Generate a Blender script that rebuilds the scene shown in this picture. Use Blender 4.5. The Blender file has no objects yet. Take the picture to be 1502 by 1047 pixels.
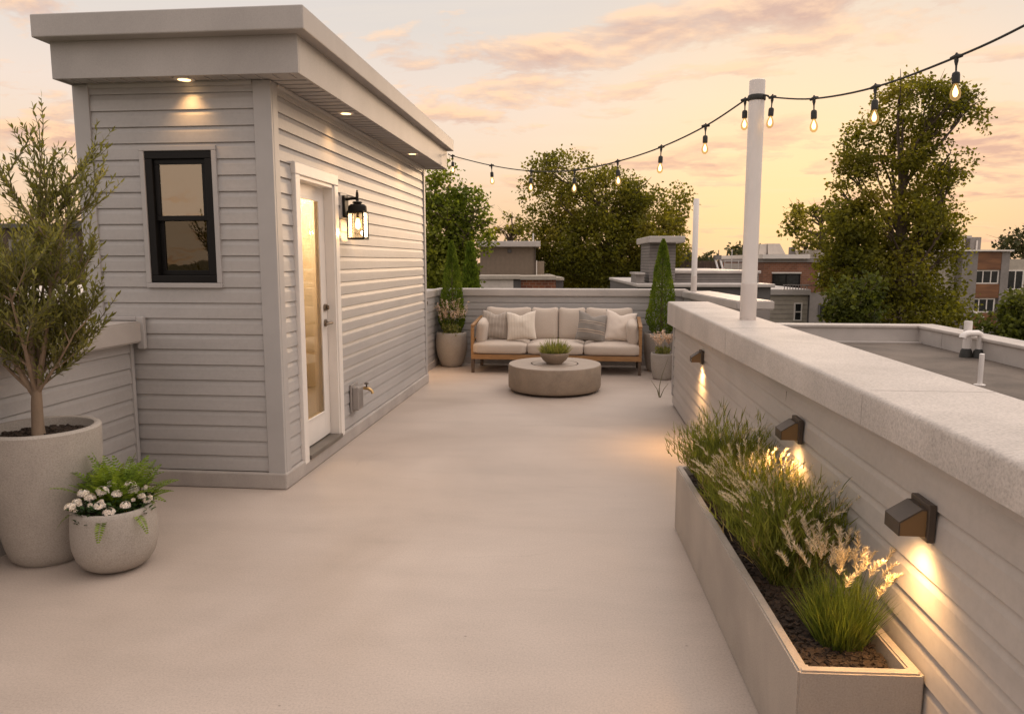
import bpy, bmesh, math, random
from mathutils import Vector, Matrix, noise
random.seed(7)
R = math.radians
sc = bpy.context.scene
col = sc.collection

# ------------------------------------------------------------------ camera
FPX, CX, CY, HZ, EYE = 1090.0, 751.0, 523.5, 383.0, 1.6
PITCH = math.atan((CY - HZ) / FPX)
YAW = R(5.8)
cp, sp_, cy_, sy_ = math.cos(PITCH), math.sin(PITCH), math.cos(YAW), math.sin(YAW)

def at(u, v, dep):
    """point seen at photo position (u, v) at a given horizontal distance along the view"""
    x = (u - CX) / FPX; y = -(v - CY) / FPX
    a = (x, cp + y * sp_, -sp_ + y * cp)
    t = dep / a[1]
    return Vector(((a[0] * cy_ - a[1] * sy_) * t, (a[0] * sy_ + a[1] * cy_) * t, EYE + a[2] * t))

cam = bpy.data.objects.new('camera', bpy.data.cameras.new('camera'))
col.objects.link(cam)
cam.data.sensor_width = 36.0
cam.data.lens = 36.0 * FPX / 1502.0
cam.data.clip_end = 5000
cam.data.clip_start = 0.05
cam.location = (0, 0, EYE)
cam.rotation_euler = (R(90) - PITCH, 0, YAW)
sc.camera = cam

# ------------------------------------------------------------------ materials
def nodes_of(name):
    m = bpy.data.materials.new(name); m.use_nodes = True
    nt = m.node_tree
    b = nt.nodes['Principled BSDF']
    return m, nt, b

def lk(nt, a, b): nt.links.new(a, b)

def mixcol(nt, fac, a, b, mode='MIX'):
    n = nt.nodes.new('ShaderNodeMix'); n.data_type = 'RGBA'; n.blend_type = mode
    for sock, val in ((n.inputs[0], fac), (n.inputs[6], a), (n.inputs[7], b)):
        if hasattr(val, 'is_linked'): lk(nt, val, sock)
        elif isinstance(val, (int, float)): sock.default_value = val
        else: sock.default_value = tuple(val) + ((1,) if len(val) == 3 else ())
    return n.outputs[2]

def noise_tex(nt, scale, detail=4, rough=0.55, coord='Object', stretch=None, dist=0.0):
    tc = nt.nodes.new('ShaderNodeTexCoord')
    out = tc.outputs[coord]
    if stretch:
        mp = nt.nodes.new('ShaderNodeMapping'); mp.inputs['Scale'].default_value = stretch
        lk(nt, out, mp.inputs[0]); out = mp.outputs[0]
    n = nt.nodes.new('ShaderNodeTexNoise')
    n.inputs['Scale'].default_value = scale; n.inputs['Detail'].default_value = detail
    n.inputs['Roughness'].default_value = rough; n.inputs['Distortion'].default_value = dist
    lk(nt, out, n.inputs['Vector'])
    return n.outputs['Fac']

def ramp(nt, fac, stops):
    r = nt.nodes.new('ShaderNodeValToRGB')
    e = r.color_ramp.elements
    while len(e) < len(stops): e.new(0.5)
    for k, (p, c) in enumerate(stops):
        e[k].position = p
        e[k].color = (c, c, c, 1) if isinstance(c, (int, float)) else tuple(c) + (1,)
    lk(nt, fac, r.inputs[0])
    return r.outputs[0]

def bump(nt, b, height, strength, dist):
    n = nt.nodes.new('ShaderNodeBump'); n.inputs['Strength'].default_value = strength
    n.inputs['Distance'].default_value = dist
    lk(nt, height, n.inputs['Height']); lk(nt, n.outputs[0], b.inputs['Normal'])
    return n

def mat(name, color, rough=0.6, metal=0.0, var=0.12, scale=6.0, grain=0.0, grain_scale=180.0, spec=0.5, bump_s=0.0, bump_scale=60, stretch=None, dirt=0.0, dirt_scale=1.3):
    m, nt, b = nodes_of(name)
    n = noise_tex(nt, scale, 5, stretch=stretch)
    lo = tuple(c * (1 - var) for c in color); hi = tuple(min(1, c * (1 + var)) for c in color)
    c = ramp(nt, n, [(0.3, lo), (0.7, hi)])
    if grain:
        g = noise_tex(nt, grain_scale, 3, 0.7)
        gv = ramp(nt, g, [(0.32, 1 - grain), (0.5, 1.0), (0.68, 1 + grain * 0.6)])
        c = mixcol(nt, 1.0, c, gv, 'MULTIPLY')
    if dirt:
        d = noise_tex(nt, dirt_scale, 6, 0.65, dist=0.6)
        dv = ramp(nt, d, [(0.42, 1.0), (0.68, 1 - dirt)])
        c = mixcol(nt, 1.0, c, dv, 'MULTIPLY')
    lk(nt, c, b.inputs['Base Color'])
    b.inputs['Roughness'].default_value = rough; b.inputs['Metallic'].default_value = metal
    b.inputs['Specular IOR Level'].default_value = spec
    if bump_s:
        bump(nt, b, noise_tex(nt, bump_scale, 4, 0.65), bump_s, 0.004)
    return m

def emit(name, color, strength):
    m, nt, b = nodes_of(name)
    b.inputs['Base Color'].default_value = (*color, 1)
    b.inputs['Emission Color'].default_value = (*color, 1)
    b.inputs['Emission Strength'].default_value = strength
    return m

def leaf_mat(name, c1, c2, c3, trans=0.35, scale=1.2):
    m, nt, b = nodes_of(name)
    gi = nt.nodes.new('ShaderNodeNewGeometry')
    n = noise_tex(nt, scale, 3)
    base = ramp(nt, n, [(0.3, c1), (0.52, c2), (0.75, c3)])
    rv = ramp(nt, gi.outputs['Random Per Island'], [(0.0, 0.6), (1.0, 1.4)])
    base = mixcol(nt, 1.0, base, rv, 'MULTIPLY')
    lk(nt, base, b.inputs['Base Color'])
    b.inputs['Roughness'].default_value = 0.55
    b.inputs['Specular IOR Level'].default_value = 0.3
    t = nt.nodes.new('ShaderNodeBsdfTranslucent')
    tcol = mixcol(nt, 1.0, base, (1.25, 1.15, 0.55), 'MULTIPLY')
    lk(nt, tcol, t.inputs[0])
    mx = nt.nodes.new('ShaderNodeMixShader'); mx.inputs[0].default_value = trans
    lk(nt, b.outputs[0], mx.inputs[1]); lk(nt, t.outputs[0], mx.inputs[2])
    lk(nt, mx.outputs[0], nt.nodes['Material Output'].inputs[0])
    return m

M = {}
# floor coating: warm beige textured deck coating, worn and slightly glossy
def floor_mat():
    m, nt, b = nodes_of('deck_coating')
    big = noise_tex(nt, 0.55, 6, 0.6, dist=0.8)
    c = ramp(nt, big, [(0.28, (0.385, 0.318, 0.268)), (0.5, (0.438, 0.367, 0.315)), (0.72, (0.487, 0.414, 0.360))])
    streak = noise_tex(nt, 2.2, 6, 0.62, stretch=(0.5, 1.6, 1))
    c = mixcol(nt, 1.0, c, ramp(nt, streak, [(0.3, 0.93), (0.5, 1.0), (0.72, 1.05)]), 'MULTIPLY')
    fine = noise_tex(nt, 110, 4, 0.8)
    c = mixcol(nt, 1.0, c, ramp(nt, fine, [(0.34, 0.83), (0.5, 1.0), (0.66, 1.13)]), 'MULTIPLY')
    vor = nt.nodes.new('ShaderNodeTexVoronoi'); vor.feature = 'DISTANCE_TO_EDGE'; vor.inputs['Scale'].default_value = 0.42
    tc = nt.nodes.new('ShaderNodeTexCoord'); mp = nt.nodes.new('ShaderNodeMapping'); mp.inputs['Scale'].default_value = (0.8, 1.4, 1); mp.inputs['Location'].default_value = (3.3, 1.1, 0)
    wob = nt.nodes.new('ShaderNodeTexNoise'); wob.inputs['Scale'].default_value = 3; wob.inputs['Detail'].default_value = 5
    lk(nt, tc.outputs['Object'], wob.inputs['Vector'])
    addv = nt.nodes.new('ShaderNodeVectorMath'); addv.operation = 'MULTIPLY_ADD'
    lk(nt, wob.outputs['Color'], addv.inputs[0]); addv.inputs[1].default_value = (0.22, 0.22, 0)
    lk(nt, tc.outputs['Object'], addv.inputs[2])
    lk(nt, addv.outputs[0], mp.inputs[0]); lk(nt, mp.outputs[0], vor.inputs['Vector'])
    crack = ramp(nt, vor.outputs['Distance'], [(0.0, 0.0), (0.0022, 1.0)])
    gate = ramp(nt, noise_tex(nt, 0.8, 3), [(0.40, 0.0), (0.46, 1.0)])
    cr = mixcol(nt, 1.0, crack, gate, 'LIGHTEN')
    c = mixcol(nt, 1.0, c, ramp(nt, cr, [(0.0, 0.88), (1.0, 1.0)]), 'MULTIPLY')
    spk = nt.nodes.new('ShaderNodeTexVoronoi'); spk.inputs['Scale'].default_value = 3.1
    lk(nt, tc.outputs['Object'], spk.inputs['Vector'])
    c = mixcol(nt, 1.0, c, ramp(nt, spk.outputs['Distance'], [(0.014, 0.6), (0.022, 1.0)]), 'MULTIPLY')
    lk(nt, c, b.inputs['Base Color'])
    rr = ramp(nt, big, [(0.3, 0.36), (0.7, 0.50)])
    lk(nt, rr, b.inputs['Roughness'])
    b.inputs['Specular IOR Level'].default_value = 0.45
    hsum = mixcol(nt, 0.35, fine, streak)
    bump(nt, b, hsum, 0.22, 0.004)
    return m
M['floor'] = floor_mat()
M['siding'] = mat('vinyl_siding', (0.405, 0.385, 0.372), 0.42, var=0.07, scale=2.0, grain=0.05, grain_scale=40, bump_s=0.05, bump_scale=35, stretch=(0.3, 0.3, 6), dirt=0.10, dirt_scale=0.9)
M['siding_low'] = mat('parapet_vinyl_siding', (0.445, 0.405, 0.372), 0.42, var=0.07, scale=2.0, grain=0.05, grain_scale=40, bump_s=0.05, bump_scale=35, stretch=(0.3, 0.3, 6), dirt=0.14, dirt_scale=0.8)
M['trim'] = mat('grey_corner_trim', (0.395, 0.376, 0.365), 0.45, var=0.06, scale=3, bump_s=0.04)
M['fascia'] = mat('fascia_metal', (0.40, 0.372, 0.352), 0.5, var=0.08, scale=1.5, grain=0.09, grain_scale=120, dirt=0.12, stretch=(1, 1, 0.35))
M['cap'] = mat('coping_coating', (0.50, 0.452, 0.412), 0.65, var=0.09, scale=2.2, grain=0.24, grain_scale=110, bump_s=0.5, bump_scale=120, dirt=0.16, dirt_scale=1.8)
M['cap_smooth'] = mat('coping_metal', (0.47, 0.43, 0.40), 0.5, var=0.08, scale=2, grain=0.08, dirt=0.14)
M['concrete'] = mat('curb_concrete', (0.40, 0.36, 0.33), 0.8, var=0.12, scale=3, grain=0.12, bump_s=0.3, dirt=0.2)
M['pot'] = mat('cast_stone_pot', (0.36, 0.32, 0.28), 0.78, var=0.10, scale=3.5, grain=0.20, grain_scale=140, bump_s=0.4, bump_scale=130, dirt=0.12, dirt_scale=2.5)
M['planter'] = mat('cast_stone_planter', (0.39, 0.335, 0.285), 0.72, var=0.09, scale=3, grain=0.16, grain_scale=170, bump_s=0.3, bump_scale=150, dirt=0.14, dirt_scale=1.7)
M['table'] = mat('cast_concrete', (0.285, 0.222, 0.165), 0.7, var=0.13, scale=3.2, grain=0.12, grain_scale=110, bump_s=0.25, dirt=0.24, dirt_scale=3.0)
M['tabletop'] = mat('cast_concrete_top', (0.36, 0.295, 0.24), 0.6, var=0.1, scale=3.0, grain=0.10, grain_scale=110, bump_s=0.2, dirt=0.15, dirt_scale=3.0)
M['soil'] = mat('dark_mulch', (0.035, 0.022, 0.014), 0.95, var=0.5, scale=40, grain=0.5, grain_scale=90, bump_s=1.0, bump_scale=60)
M['black'] = mat('black_window_frame', (0.009, 0.008, 0.0075), 0.5, var=0.1, spec=0.2)
M['bronze'] = mat('dark_bronze', (0.075, 0.056, 0.042), 0.5, metal=0.3, var=0.15, scale=20)
M['white'] = mat('white_paint', (0.74, 0.69, 0.64), 0.4, var=0.03, scale=4, dirt=0.05)
M['polewhite'] = mat('white_pvc', (0.74, 0.70, 0.67), 0.35, var=0.03, scale=3, dirt=0.06)
M['polegrey'] = mat('grey_sleeve', (0.58, 0.52, 0.48), 0.5, var=0.06, scale=3, dirt=0.1)
M['threshold'] = mat('threshold_metal', (0.16, 0.14, 0.12), 0.4, metal=0.4)
M['brass'] = mat('brass', (0.50, 0.33, 0.15), 0.38, metal=0.9, var=0.2, scale=30)
M['nickel'] = mat('worn_nickel', (0.22, 0.18, 0.14), 0.35, metal=0.9)
M['greybox'] = mat('grey_plastic', (0.30, 0.27, 0.25), 0.5, var=0.08)
def wood_mat(name, a, b_, sc_=6, stretch=(1, 12, 12)):
    m, nt, b = nodes_of(name)
    n = noise_tex(nt, sc_, 6, 0.6, stretch=stretch, dist=0.4)
    lk(nt, ramp(nt, n, [(0.3, a), (0.7, b_)]), b.inputs['Base Color'])
    b.inputs['Roughness'].default_value = 0.5
    bump(nt, b, n, 0.15, 0.002)
    return m
M['teak'] = wood_mat('teak', (0.23, 0.115, 0.042), (0.40, 0.22, 0.09))
M['darkwood'] = wood_mat('dark_leg_wood', (0.06, 0.04, 0.028), (0.11, 0.07, 0.045))
def fabric(name, color, stripes=None, axis=0):
    m, nt, b = nodes_of(name)
    n = noise_tex(nt, 260, 2, 0.8)
    c = ramp(nt, n, [(0.3, tuple(x * 0.86 for x in color)), (0.7, tuple(min(1, x * 1.1) for x in color))])
    if stripes:
        tc = nt.nodes.new('ShaderNodeTexCoord'); sx = nt.nodes.new('ShaderNodeSeparateXYZ')
        lk(nt, tc.outputs['Object'], sx.inputs[0])
        mr = nt.nodes.new('ShaderNodeMapRange'); mr.inputs[1].default_value = -0.25; mr.inputs[2].default_value = 0.25
        lk(nt, sx.outputs[axis], mr.inputs[0])
        r = nt.nodes.new('ShaderNodeValToRGB'); r.color_ramp.interpolation = 'CONSTANT'
        e = r.color_ramp.elements
        while len(e) < len(stripes): e.new(0.5)
        for k, (p, cc) in enumerate(stripes):
            e[k].position = p; e[k].color = (*cc, 1)
        lk(nt, mr.outputs[0], r.inputs[0])
        c = mixcol(nt, 1.0, c, r.outputs[0], 'MULTIPLY')
    lk(nt, c, b.inputs['Base Color'])
    b.inputs['Roughness'].default_value = 0.95; b.inputs['Specular IOR Level'].default_value = 0.15
    b.inputs['Sheen Weight'].default_value = 0.2
    w = noise_tex(nt, 9, 3, 0.5)
    bump(nt, b, mixcol(nt, 0.3, w, n), 0.35, 0.012)
    return m
M['cushion'] = fabric('oatmeal_fabric', (0.54, 0.46, 0.39))
one = (1, 1, 1)
M['pillow_white'] = fabric('cream_fabric', (0.68, 0.59, 0.51))
dk = (0.80, 0.78, 0.76)
M['pillow_cream_stripe'] = fabric('cream_pinstripe_fabric', (0.68, 0.60, 0.51), [(0, one)] + [x for k in range(7) for x in ((0.22 + k * 0.08, (0.86, 0.84, 0.82)), (0.232 + k * 0.08, one))], 0)
M['pillow_taupe'] = fabric('taupe_pinstripe_fabric', (0.36, 0.31, 0.265), [(0, one)] + [x for k in range(7) for x in ((0.15 + k * 0.1, (1.3, 1.28, 1.25)), (0.165 + k * 0.1, one))], 0)
M['pillow_grey'] = fabric('grey_banded_fabric', (0.25, 0.225, 0.20), [(0, one), (0.30, (1.7, 1.5, 1.3)), (0.325, (0.8, 0.8, 0.8)), (0.36, (1.9, 1.6, 1.35)), (0.385, one), (0.56, (1.6, 1.45, 1.3)), (0.58, (0.8, 0.8, 0.8)), (0.62, (1.7, 1.5, 1.3)), (0.64, one)], 2)
M['bark'] = mat('bark', (0.10, 0.072, 0.05), 0.9, var=0.35, scale=14, bump_s=0.6, bump_scale=30, stretch=(1, 1, 0.3))
M['bark_pale'] = mat('pale_bark', (0.24, 0.17, 0.115), 0.85, var=0.25, scale=16, bump_s=0.5, bump_scale=50, stretch=(1, 1, 0.3))
M['twig'] = mat('twig', (0.13, 0.12, 0.055), 0.8)
M['olive_leaf'] = leaf_mat('olive_leaf', (0.125, 0.13, 0.034), (0.21, 0.21, 0.06), (0.33, 0.30, 0.11), 0.5, 5)
M['grass'] = leaf_mat('grass_blade', (0.065, 0.10, 0.018), (0.125, 0.17, 0.030), (0.23, 0.25, 0.060), 0.42, 14)
M['wispy'] = leaf_mat('wispy_grass', (0.10, 0.125, 0.022), (0.19, 0.215, 0.040), (0.32, 0.31, 0.085), 0.45, 14)
M['drygrass'] = leaf_mat('dry_grass', (0.22, 0.16, 0.07), (0.30, 0.23, 0.11), (0.38, 0.30, 0.16), 0.35, 14)
M['fern'] = leaf_mat('fern_leaf', (0.10, 0.165, 0.018), (0.18, 0.26, 0.034), (0.27, 0.34, 0.055), 0.5, 9)
M['darkleaf'] = leaf_mat('flower_foliage', (0.02, 0.045, 0.012), (0.035, 0.07, 0.018), (0.06, 0.10, 0.025), 0.25, 9)
M['plume'] = leaf_mat('grass_plume', (0.46, 0.39, 0.30), (0.58, 0.50, 0.40), (0.68, 0.60, 0.50), 0.35, 20)
M['pink'] = leaf_mat('pink_flower', (0.56, 0.41, 0.36), (0.68, 0.53, 0.47), (0.77, 0.66, 0.58), 0.35, 20)
M['whiteflower'] = leaf_mat('white_flower', (0.68, 0.60, 0.55), (0.76, 0.70, 0.66), (0.80, 0.76, 0.72), 0.3, 20)
M['succulent'] = leaf_mat('bowl_plant_leaf', (0.13, 0.15, 0.035), (0.24, 0.25, 0.075), (0.42, 0.38, 0.15), 0.4, 14)
M['thuja'] = leaf_mat('thuja_leaf', (0.075, 0.125, 0.014), (0.135, 0.20, 0.024), (0.22, 0.28, 0.042), 0.45, 7)
M['tree_a'] = leaf_mat('tree_leaf_olive', (0.105, 0.115, 0.016), (0.19, 0.188, 0.026), (0.33, 0.285, 0.05), 0.62, 0.45)
M['tree_b'] = leaf_mat('tree_leaf_green', (0.11, 0.155, 0.020), (0.20, 0.245, 0.034), (0.32, 0.33, 0.056), 0.62, 0.5)
M['tree_c'] = leaf_mat('tree_leaf_dark', (0.065, 0.085, 0.015), (0.115, 0.135, 0.023), (0.19, 0.19, 0.038), 0.5, 0.5)
M['tree_far'] = leaf_mat('tree_leaf_far', (0.05, 0.055, 0.022), (0.08, 0.085, 0.034), (0.12, 0.11, 0.045), 0.3, 0.3)

def glass_mat(name, tint, gloss=0.35, rough=0.02, ior=1.5, mult=1.5, gcol=(0.95, 0.93, 0.9)):
    m, nt, b = nodes_of(name)
    nt.nodes.remove(b)
    tr = nt.nodes.new('ShaderNodeBsdfTransparent'); tr.inputs[0].default_value = (*tint, 1)
    gl = nt.nodes.new('ShaderNodeBsdfGlossy'); gl.inputs['Roughness'].default_value = rough
    gl.inputs[0].default_value = (*gcol, 1)
    fr = nt.nodes.new('ShaderNodeFresnel'); fr.inputs[0].default_value = ior
    mp = nt.nodes.new('ShaderNodeMath'); mp.operation = 'MULTIPLY_ADD'; mp.use_clamp = True
    mp.inputs[1].default_value = mult; mp.inputs[2].default_value = gloss
    lk(nt, fr.outputs[0], mp.inputs[0])
    w = noise_tex(nt, 2.5, 3)
    bm_ = nt.nodes.new('ShaderNodeBump'); bm_.inputs['Strength'].default_value = 0.06; bm_.inputs['Distance'].default_value = 0.02
    lk(nt, w, bm_.inputs['Height']); lk(nt, bm_.outputs[0], gl.inputs['Normal'])
    mx = nt.nodes.new('ShaderNodeMixShader')
    lk(nt, mp.outputs[0], mx.inputs[0]); lk(nt, tr.outputs[0], mx.inputs[1]); lk(nt, gl.outputs[0], mx.inputs[2])
    lk(nt, mx.outputs[0], nt.nodes['Material Output'].inputs[0])
    return m
M['glass'] = glass_mat('window_glass', (0.55, 0.50, 0.44), 0.20, mult=1.0, gcol=(0.95, 0.80, 0.60))
M['glass_lower'] = glass_mat('lower_window_glass', (0.40, 0.35, 0.28), 0.06, mult=0.8, gcol=(0.85, 0.70, 0.48))  # darker tint stands in for dark trees reflected in the lower pane
M['glass_bulb'] = None
M['glass_door'] = glass_mat('door_glass', (0.95, 0.9, 0.8), 0.02, mult=0.45)
M['glass_clear'] = glass_mat('lantern_glass', (0.96, 0.93, 0.86), 0.02)
M['darkglass'] = mat('far_window_glass', (0.025, 0.025, 0.026), 0.08, var=0.3, spec=0.6)
M['interior'] = mat('interior_plywood', (0.62, 0.54, 0.43), 0.7, var=0.03, scale=2)
M['window_back'] = mat('window_backing', (0.34, 0.25, 0.17), 0.9)  # brown stands in for warm reflections in the window glass
def bulb_mat():
    m, nt, b = nodes_of('amber_bulb_glass')
    nt.nodes.remove(b)
    tr = nt.nodes.new('ShaderNodeBsdfTransparent'); tr.inputs[0].default_value = (1.0, 0.86, 0.62, 1)
    em = nt.nodes.new('ShaderNodeEmission'); em.inputs[0].default_value = (1.0, 0.62, 0.26, 1); em.inputs[1].default_value = 0.65
    lw = nt.nodes.new('ShaderNodeLayerWeight'); lw.inputs[0].default_value = 0.35
    mx = nt.nodes.new('ShaderNodeMixShader'); lk(nt, ramp(nt, lw.outputs['Facing'], [(0.0, 0.25), (0.8, 0.65), (1.0, 0.5)]), mx.inputs[0])
    lk(nt, tr.outputs[0], mx.inputs[1]); lk(nt, em.outputs[0], mx.inputs[2])
    lk(nt, mx.outputs[0], nt.nodes['Material Output'].inputs[0])
    return m
M['glass_bulb'] = bulb_mat()
M['bulb'] = emit('warm_bulb', (1.0, 0.60, 0.24), 1.3)
M['filament'] = emit('filament', (1.0, 0.66, 0.32), 9.0)
M['lantern_bulb'] = emit('lantern_bulb', (1.0, 0.55, 0.20), 12.0)
M['lens'] = emit('lamp_lens', (1.0, 0.70, 0.36), 9.0)
M['side_glow'] = emit('lamplit_side_glow', (0.12, 0.062, 0.022), 0.22)  # emission painted in for lamplight on the bronze sconce sides
M['led'] = emit('downlight_lens', (1.0, 0.62, 0.28), 4.0)
M['cable'] = mat('black_rubber', (0.02, 0.02, 0.017), 0.6)
M['tanwall'] = mat('tan_corrugated', (0.30, 0.235, 0.175), 0.6, var=0.08)
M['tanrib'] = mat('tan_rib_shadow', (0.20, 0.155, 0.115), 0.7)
M['greywall'] = mat('grey_cladding', (0.25, 0.225, 0.21), 0.7, var=0.1, dirt=0.15)
M['greywall_dark'] = mat('dark_grey_cladding', (0.105, 0.098, 0.095), 0.7, var=0.12)
M['creamwall'] = mat('cream_render', (0.44, 0.39, 0.325), 0.8, var=0.08, dirt=0.15)
M['whitewall'] = mat('white_render', (0.62, 0.56, 0.50), 0.7, var=0.06, dirt=0.12)
M['panelwood'] = wood_mat('cladding_wood', (0.12, 0.048, 0.02), (0.25, 0.11, 0.045), 0.8, (1, 1, 9))
M['fencewood'] = wood_mat('weathered_fence', (0.05, 0.032, 0.022), (0.12, 0.075, 0.05), 1.0, (6, 6, 0.5))
M['roofing'] = mat('roof_membrane', (0.13, 0.104, 0.083), 0.85, var=0.25, scale=1.1, grain=0.2, grain_scale=30, bump_s=0.3, dirt=0.45, dirt_scale=0.9)
M['asphalt'] = mat('asphalt', (0.05, 0.048, 0.045), 0.9, var=0.15, scale=0.3)
M['ground'] = mat('ground_cover', (0.075, 0.08, 0.045), 0.95, var=0.4, scale=0.05, dirt=0.3, dirt_scale=0.02)
def brick_mat(name, c1, c2, mortar, scale=5.0):
    m, nt, b = nodes_of(name)
    tc = nt.nodes.new('ShaderNodeTexCoord'); mp = nt.nodes.new('ShaderNodeMapping'); mp.inputs['Rotation'].default_value = (R(90), 0, 0)
    lk(nt, tc.outputs['Object'], mp.inputs[0])
    br = nt.nodes.new('ShaderNodeTexBrick'); br.inputs['Scale'].default_value = scale
    br.inputs['Color1'].default_value = (*c1, 1); br.inputs['Color2'].default_value = (*c2, 1); br.inputs['Mortar'].default_value = (*mortar, 1)
    br.inputs['Mortar Size'].default_value = 0.015
    lk(nt, mp.outputs[0], br.inputs['Vector'])
    n = noise_tex(nt, 0.7, 5)
    lk(nt, mixcol(nt, 1.0, br.outputs['Color'], ramp(nt, n, [(0.3, 0.75), (0.7, 1.15)]), 'MULTIPLY'), b.inputs['Base Color'])
    b.inputs['Roughness'].default_value = 0.9
    return m
M['brick'] = brick_mat('red_brick', (0.20, 0.085, 0.05), (0.27, 0.12, 0.07), (0.24, 0.19, 0.15), 2.2)
M['brick_near'] = brick_mat('rust_brick', (0.24, 0.085, 0.04), (0.15, 0.05, 0.028), (0.3, 0.23, 0.17), 1.6)

# ------------------------------------------------------------------ builders
def tag(o, label=None, cat=None, group=None, kind=None):
    if label: o['label'] = label
    if cat: o['category'] = cat
    if group: o['group'] = group
    if kind: o['kind'] = kind
    return o

def thing(name, label, cat, loc=(0, 0, 0), rotz=0.0, group=None):
    o = bpy.data.objects.new(name, None); col.objects.link(o)
    o.empty_display_size = 0.1
    o.location = loc; o.rotation_euler = (0, 0, rotz)
    return tag(o, label, cat, group)

def copy_tree(o, parent=None):
    c = o.copy(); col.objects.link(c); c.parent = parent
    for ch in list(o.children): copy_tree(ch, c)
    return c

class MB:
    def __init__(s): s.v = []; s.f = []
    def add(s, verts, faces):
        n = len(s.v); s.v.extend([tuple(x) for x in verts]); s.f.extend([tuple(i + n for i in f) for f in faces]); return s
    def box(s, x0, x1, y0, y1, z0, z1, bev=0.0, M4=None, seg=2):
        bm = bmesh.new(); bmesh.ops.create_cube(bm, size=1)
        for v in bm.verts:
            v.co = Vector(((x0 + x1) / 2 + v.co.x * (x1 - x0), (y0 + y1) / 2 + v.co.y * (y1 - y0), (z0 + z1) / 2 + v.co.z * (z1 - z0)))
        if bev: bmesh.ops.bevel(bm, geom=list(bm.edges), offset=bev, segments=seg, affect='EDGES', profile=0.5)
        s.bm(bm, M4); return s
    def bm(s, bm, M4=None):
        bm.verts.index_update(); bm.normal_update()
        s.add([(M4 @ v.co) if M4 else v.co.copy() for v in bm.verts], [[v.index for v in f.verts] for f in bm.faces]); bm.free()
    def lathe(s, prof, n=32, c=(0, 0, 0), sx=1, sy=1):
        vs = []; fs = []
        for (r, z) in prof:
            for k in range(n):
                a = 2 * math.pi * k / n
                vs.append((c[0] + r * sx * math.cos(a), c[1] + r * sy * math.sin(a), c[2] + z))
        for i in range(len(prof) - 1):
            for k in range(n):
                k2 = (k + 1) % n
                fs.append((i * n + k, i * n + k2, (i + 1) * n + k2, (i + 1) * n + k))
        if prof[0][0] > 1e-6: fs.append(tuple(reversed(range(n))))
        if prof[-1][0] > 1e-6: fs.append(tuple((len(prof) - 1) * n + k for k in range(n)))
        return s.add(vs, fs)
    def tube(s, pts, rad, n=8, cap=True):
        pts = [Vector(p) for p in pts]
        if not isinstance(rad, (list, tuple)): rad = [rad] * len(pts)
        vs = []; fs = []
        up = Vector((0, 0, 1)); prev = None
        for i, p in enumerate(pts):
            t = (pts[min(i + 1, len(pts) - 1)] - pts[max(i - 1, 0)]).normalized()
            if prev is None:
                a = t.cross(up)
                if a.length < 1e-3: a = t.cross(Vector((1, 0, 0)))
            else:
                a = prev - t * prev.dot(t)
                if a.length < 1e-5: a = t.cross(up)
            a.normalize(); prev = a; b = t.cross(a)
            for k in range(n):
                w = 2 * math.pi * k / n
                vs.append(p + (a * math.cos(w) + b * math.sin(w)) * rad[i])
        for i in range(len(pts) - 1):
            for k in range(n):
                k2 = (k + 1) % n
                fs.append((i * n + k, i * n + k2, (i + 1) * n + k2, (i + 1) * n + k))
        if cap:
            fs.append(tuple(reversed(range(n)))); fs.append(tuple((len(pts) - 1) * n + k for k in range(n)))
        return s.add(vs, fs)
    def prism(s, prof, axis0, axis1, axis2, origin, length):
        """extrude a 2-D profile (list of (a, b)) along axis2"""
        o = Vector(origin); A = Vector(axis0); B = Vector(axis1); C = Vector(axis2)
        n = len(prof)
        vs = [o + A * p + B * q for p, q in prof] + [o + A * p + B * q + C * length for p, q in prof]
        fs = [(k, (k + 1) % n, n + (k + 1) % n, n + k) for k in range(n)] + [tuple(reversed(range(n))), tuple(range(n, 2 * n))]
        return s.add(vs, fs)
    def build(s, name, m, parent=None, smooth=False, loc=None, fix=True):
        me = bpy.data.meshes.new(name); me.from_pydata([tuple(v) for v in s.v], [], s.f)
        me.materials.append(m)
        if fix:
            b = bmesh.new(); b.from_mesh(me); bmesh.ops.recalc_face_normals(b, faces=b.faces); b.to_mesh(me); b.free()
        if smooth:
            me.polygons.foreach_set('use_smooth', [True] * len(me.polygons))
            if smooth != 'all':
                try: me.set_sharp_from_angle(angle=R(38))
                except Exception: pass
        o = bpy.data.objects.new(name, me); col.objects.link(o)
        if parent: o.parent = parent
        if loc: o.location = loc
        return o

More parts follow.
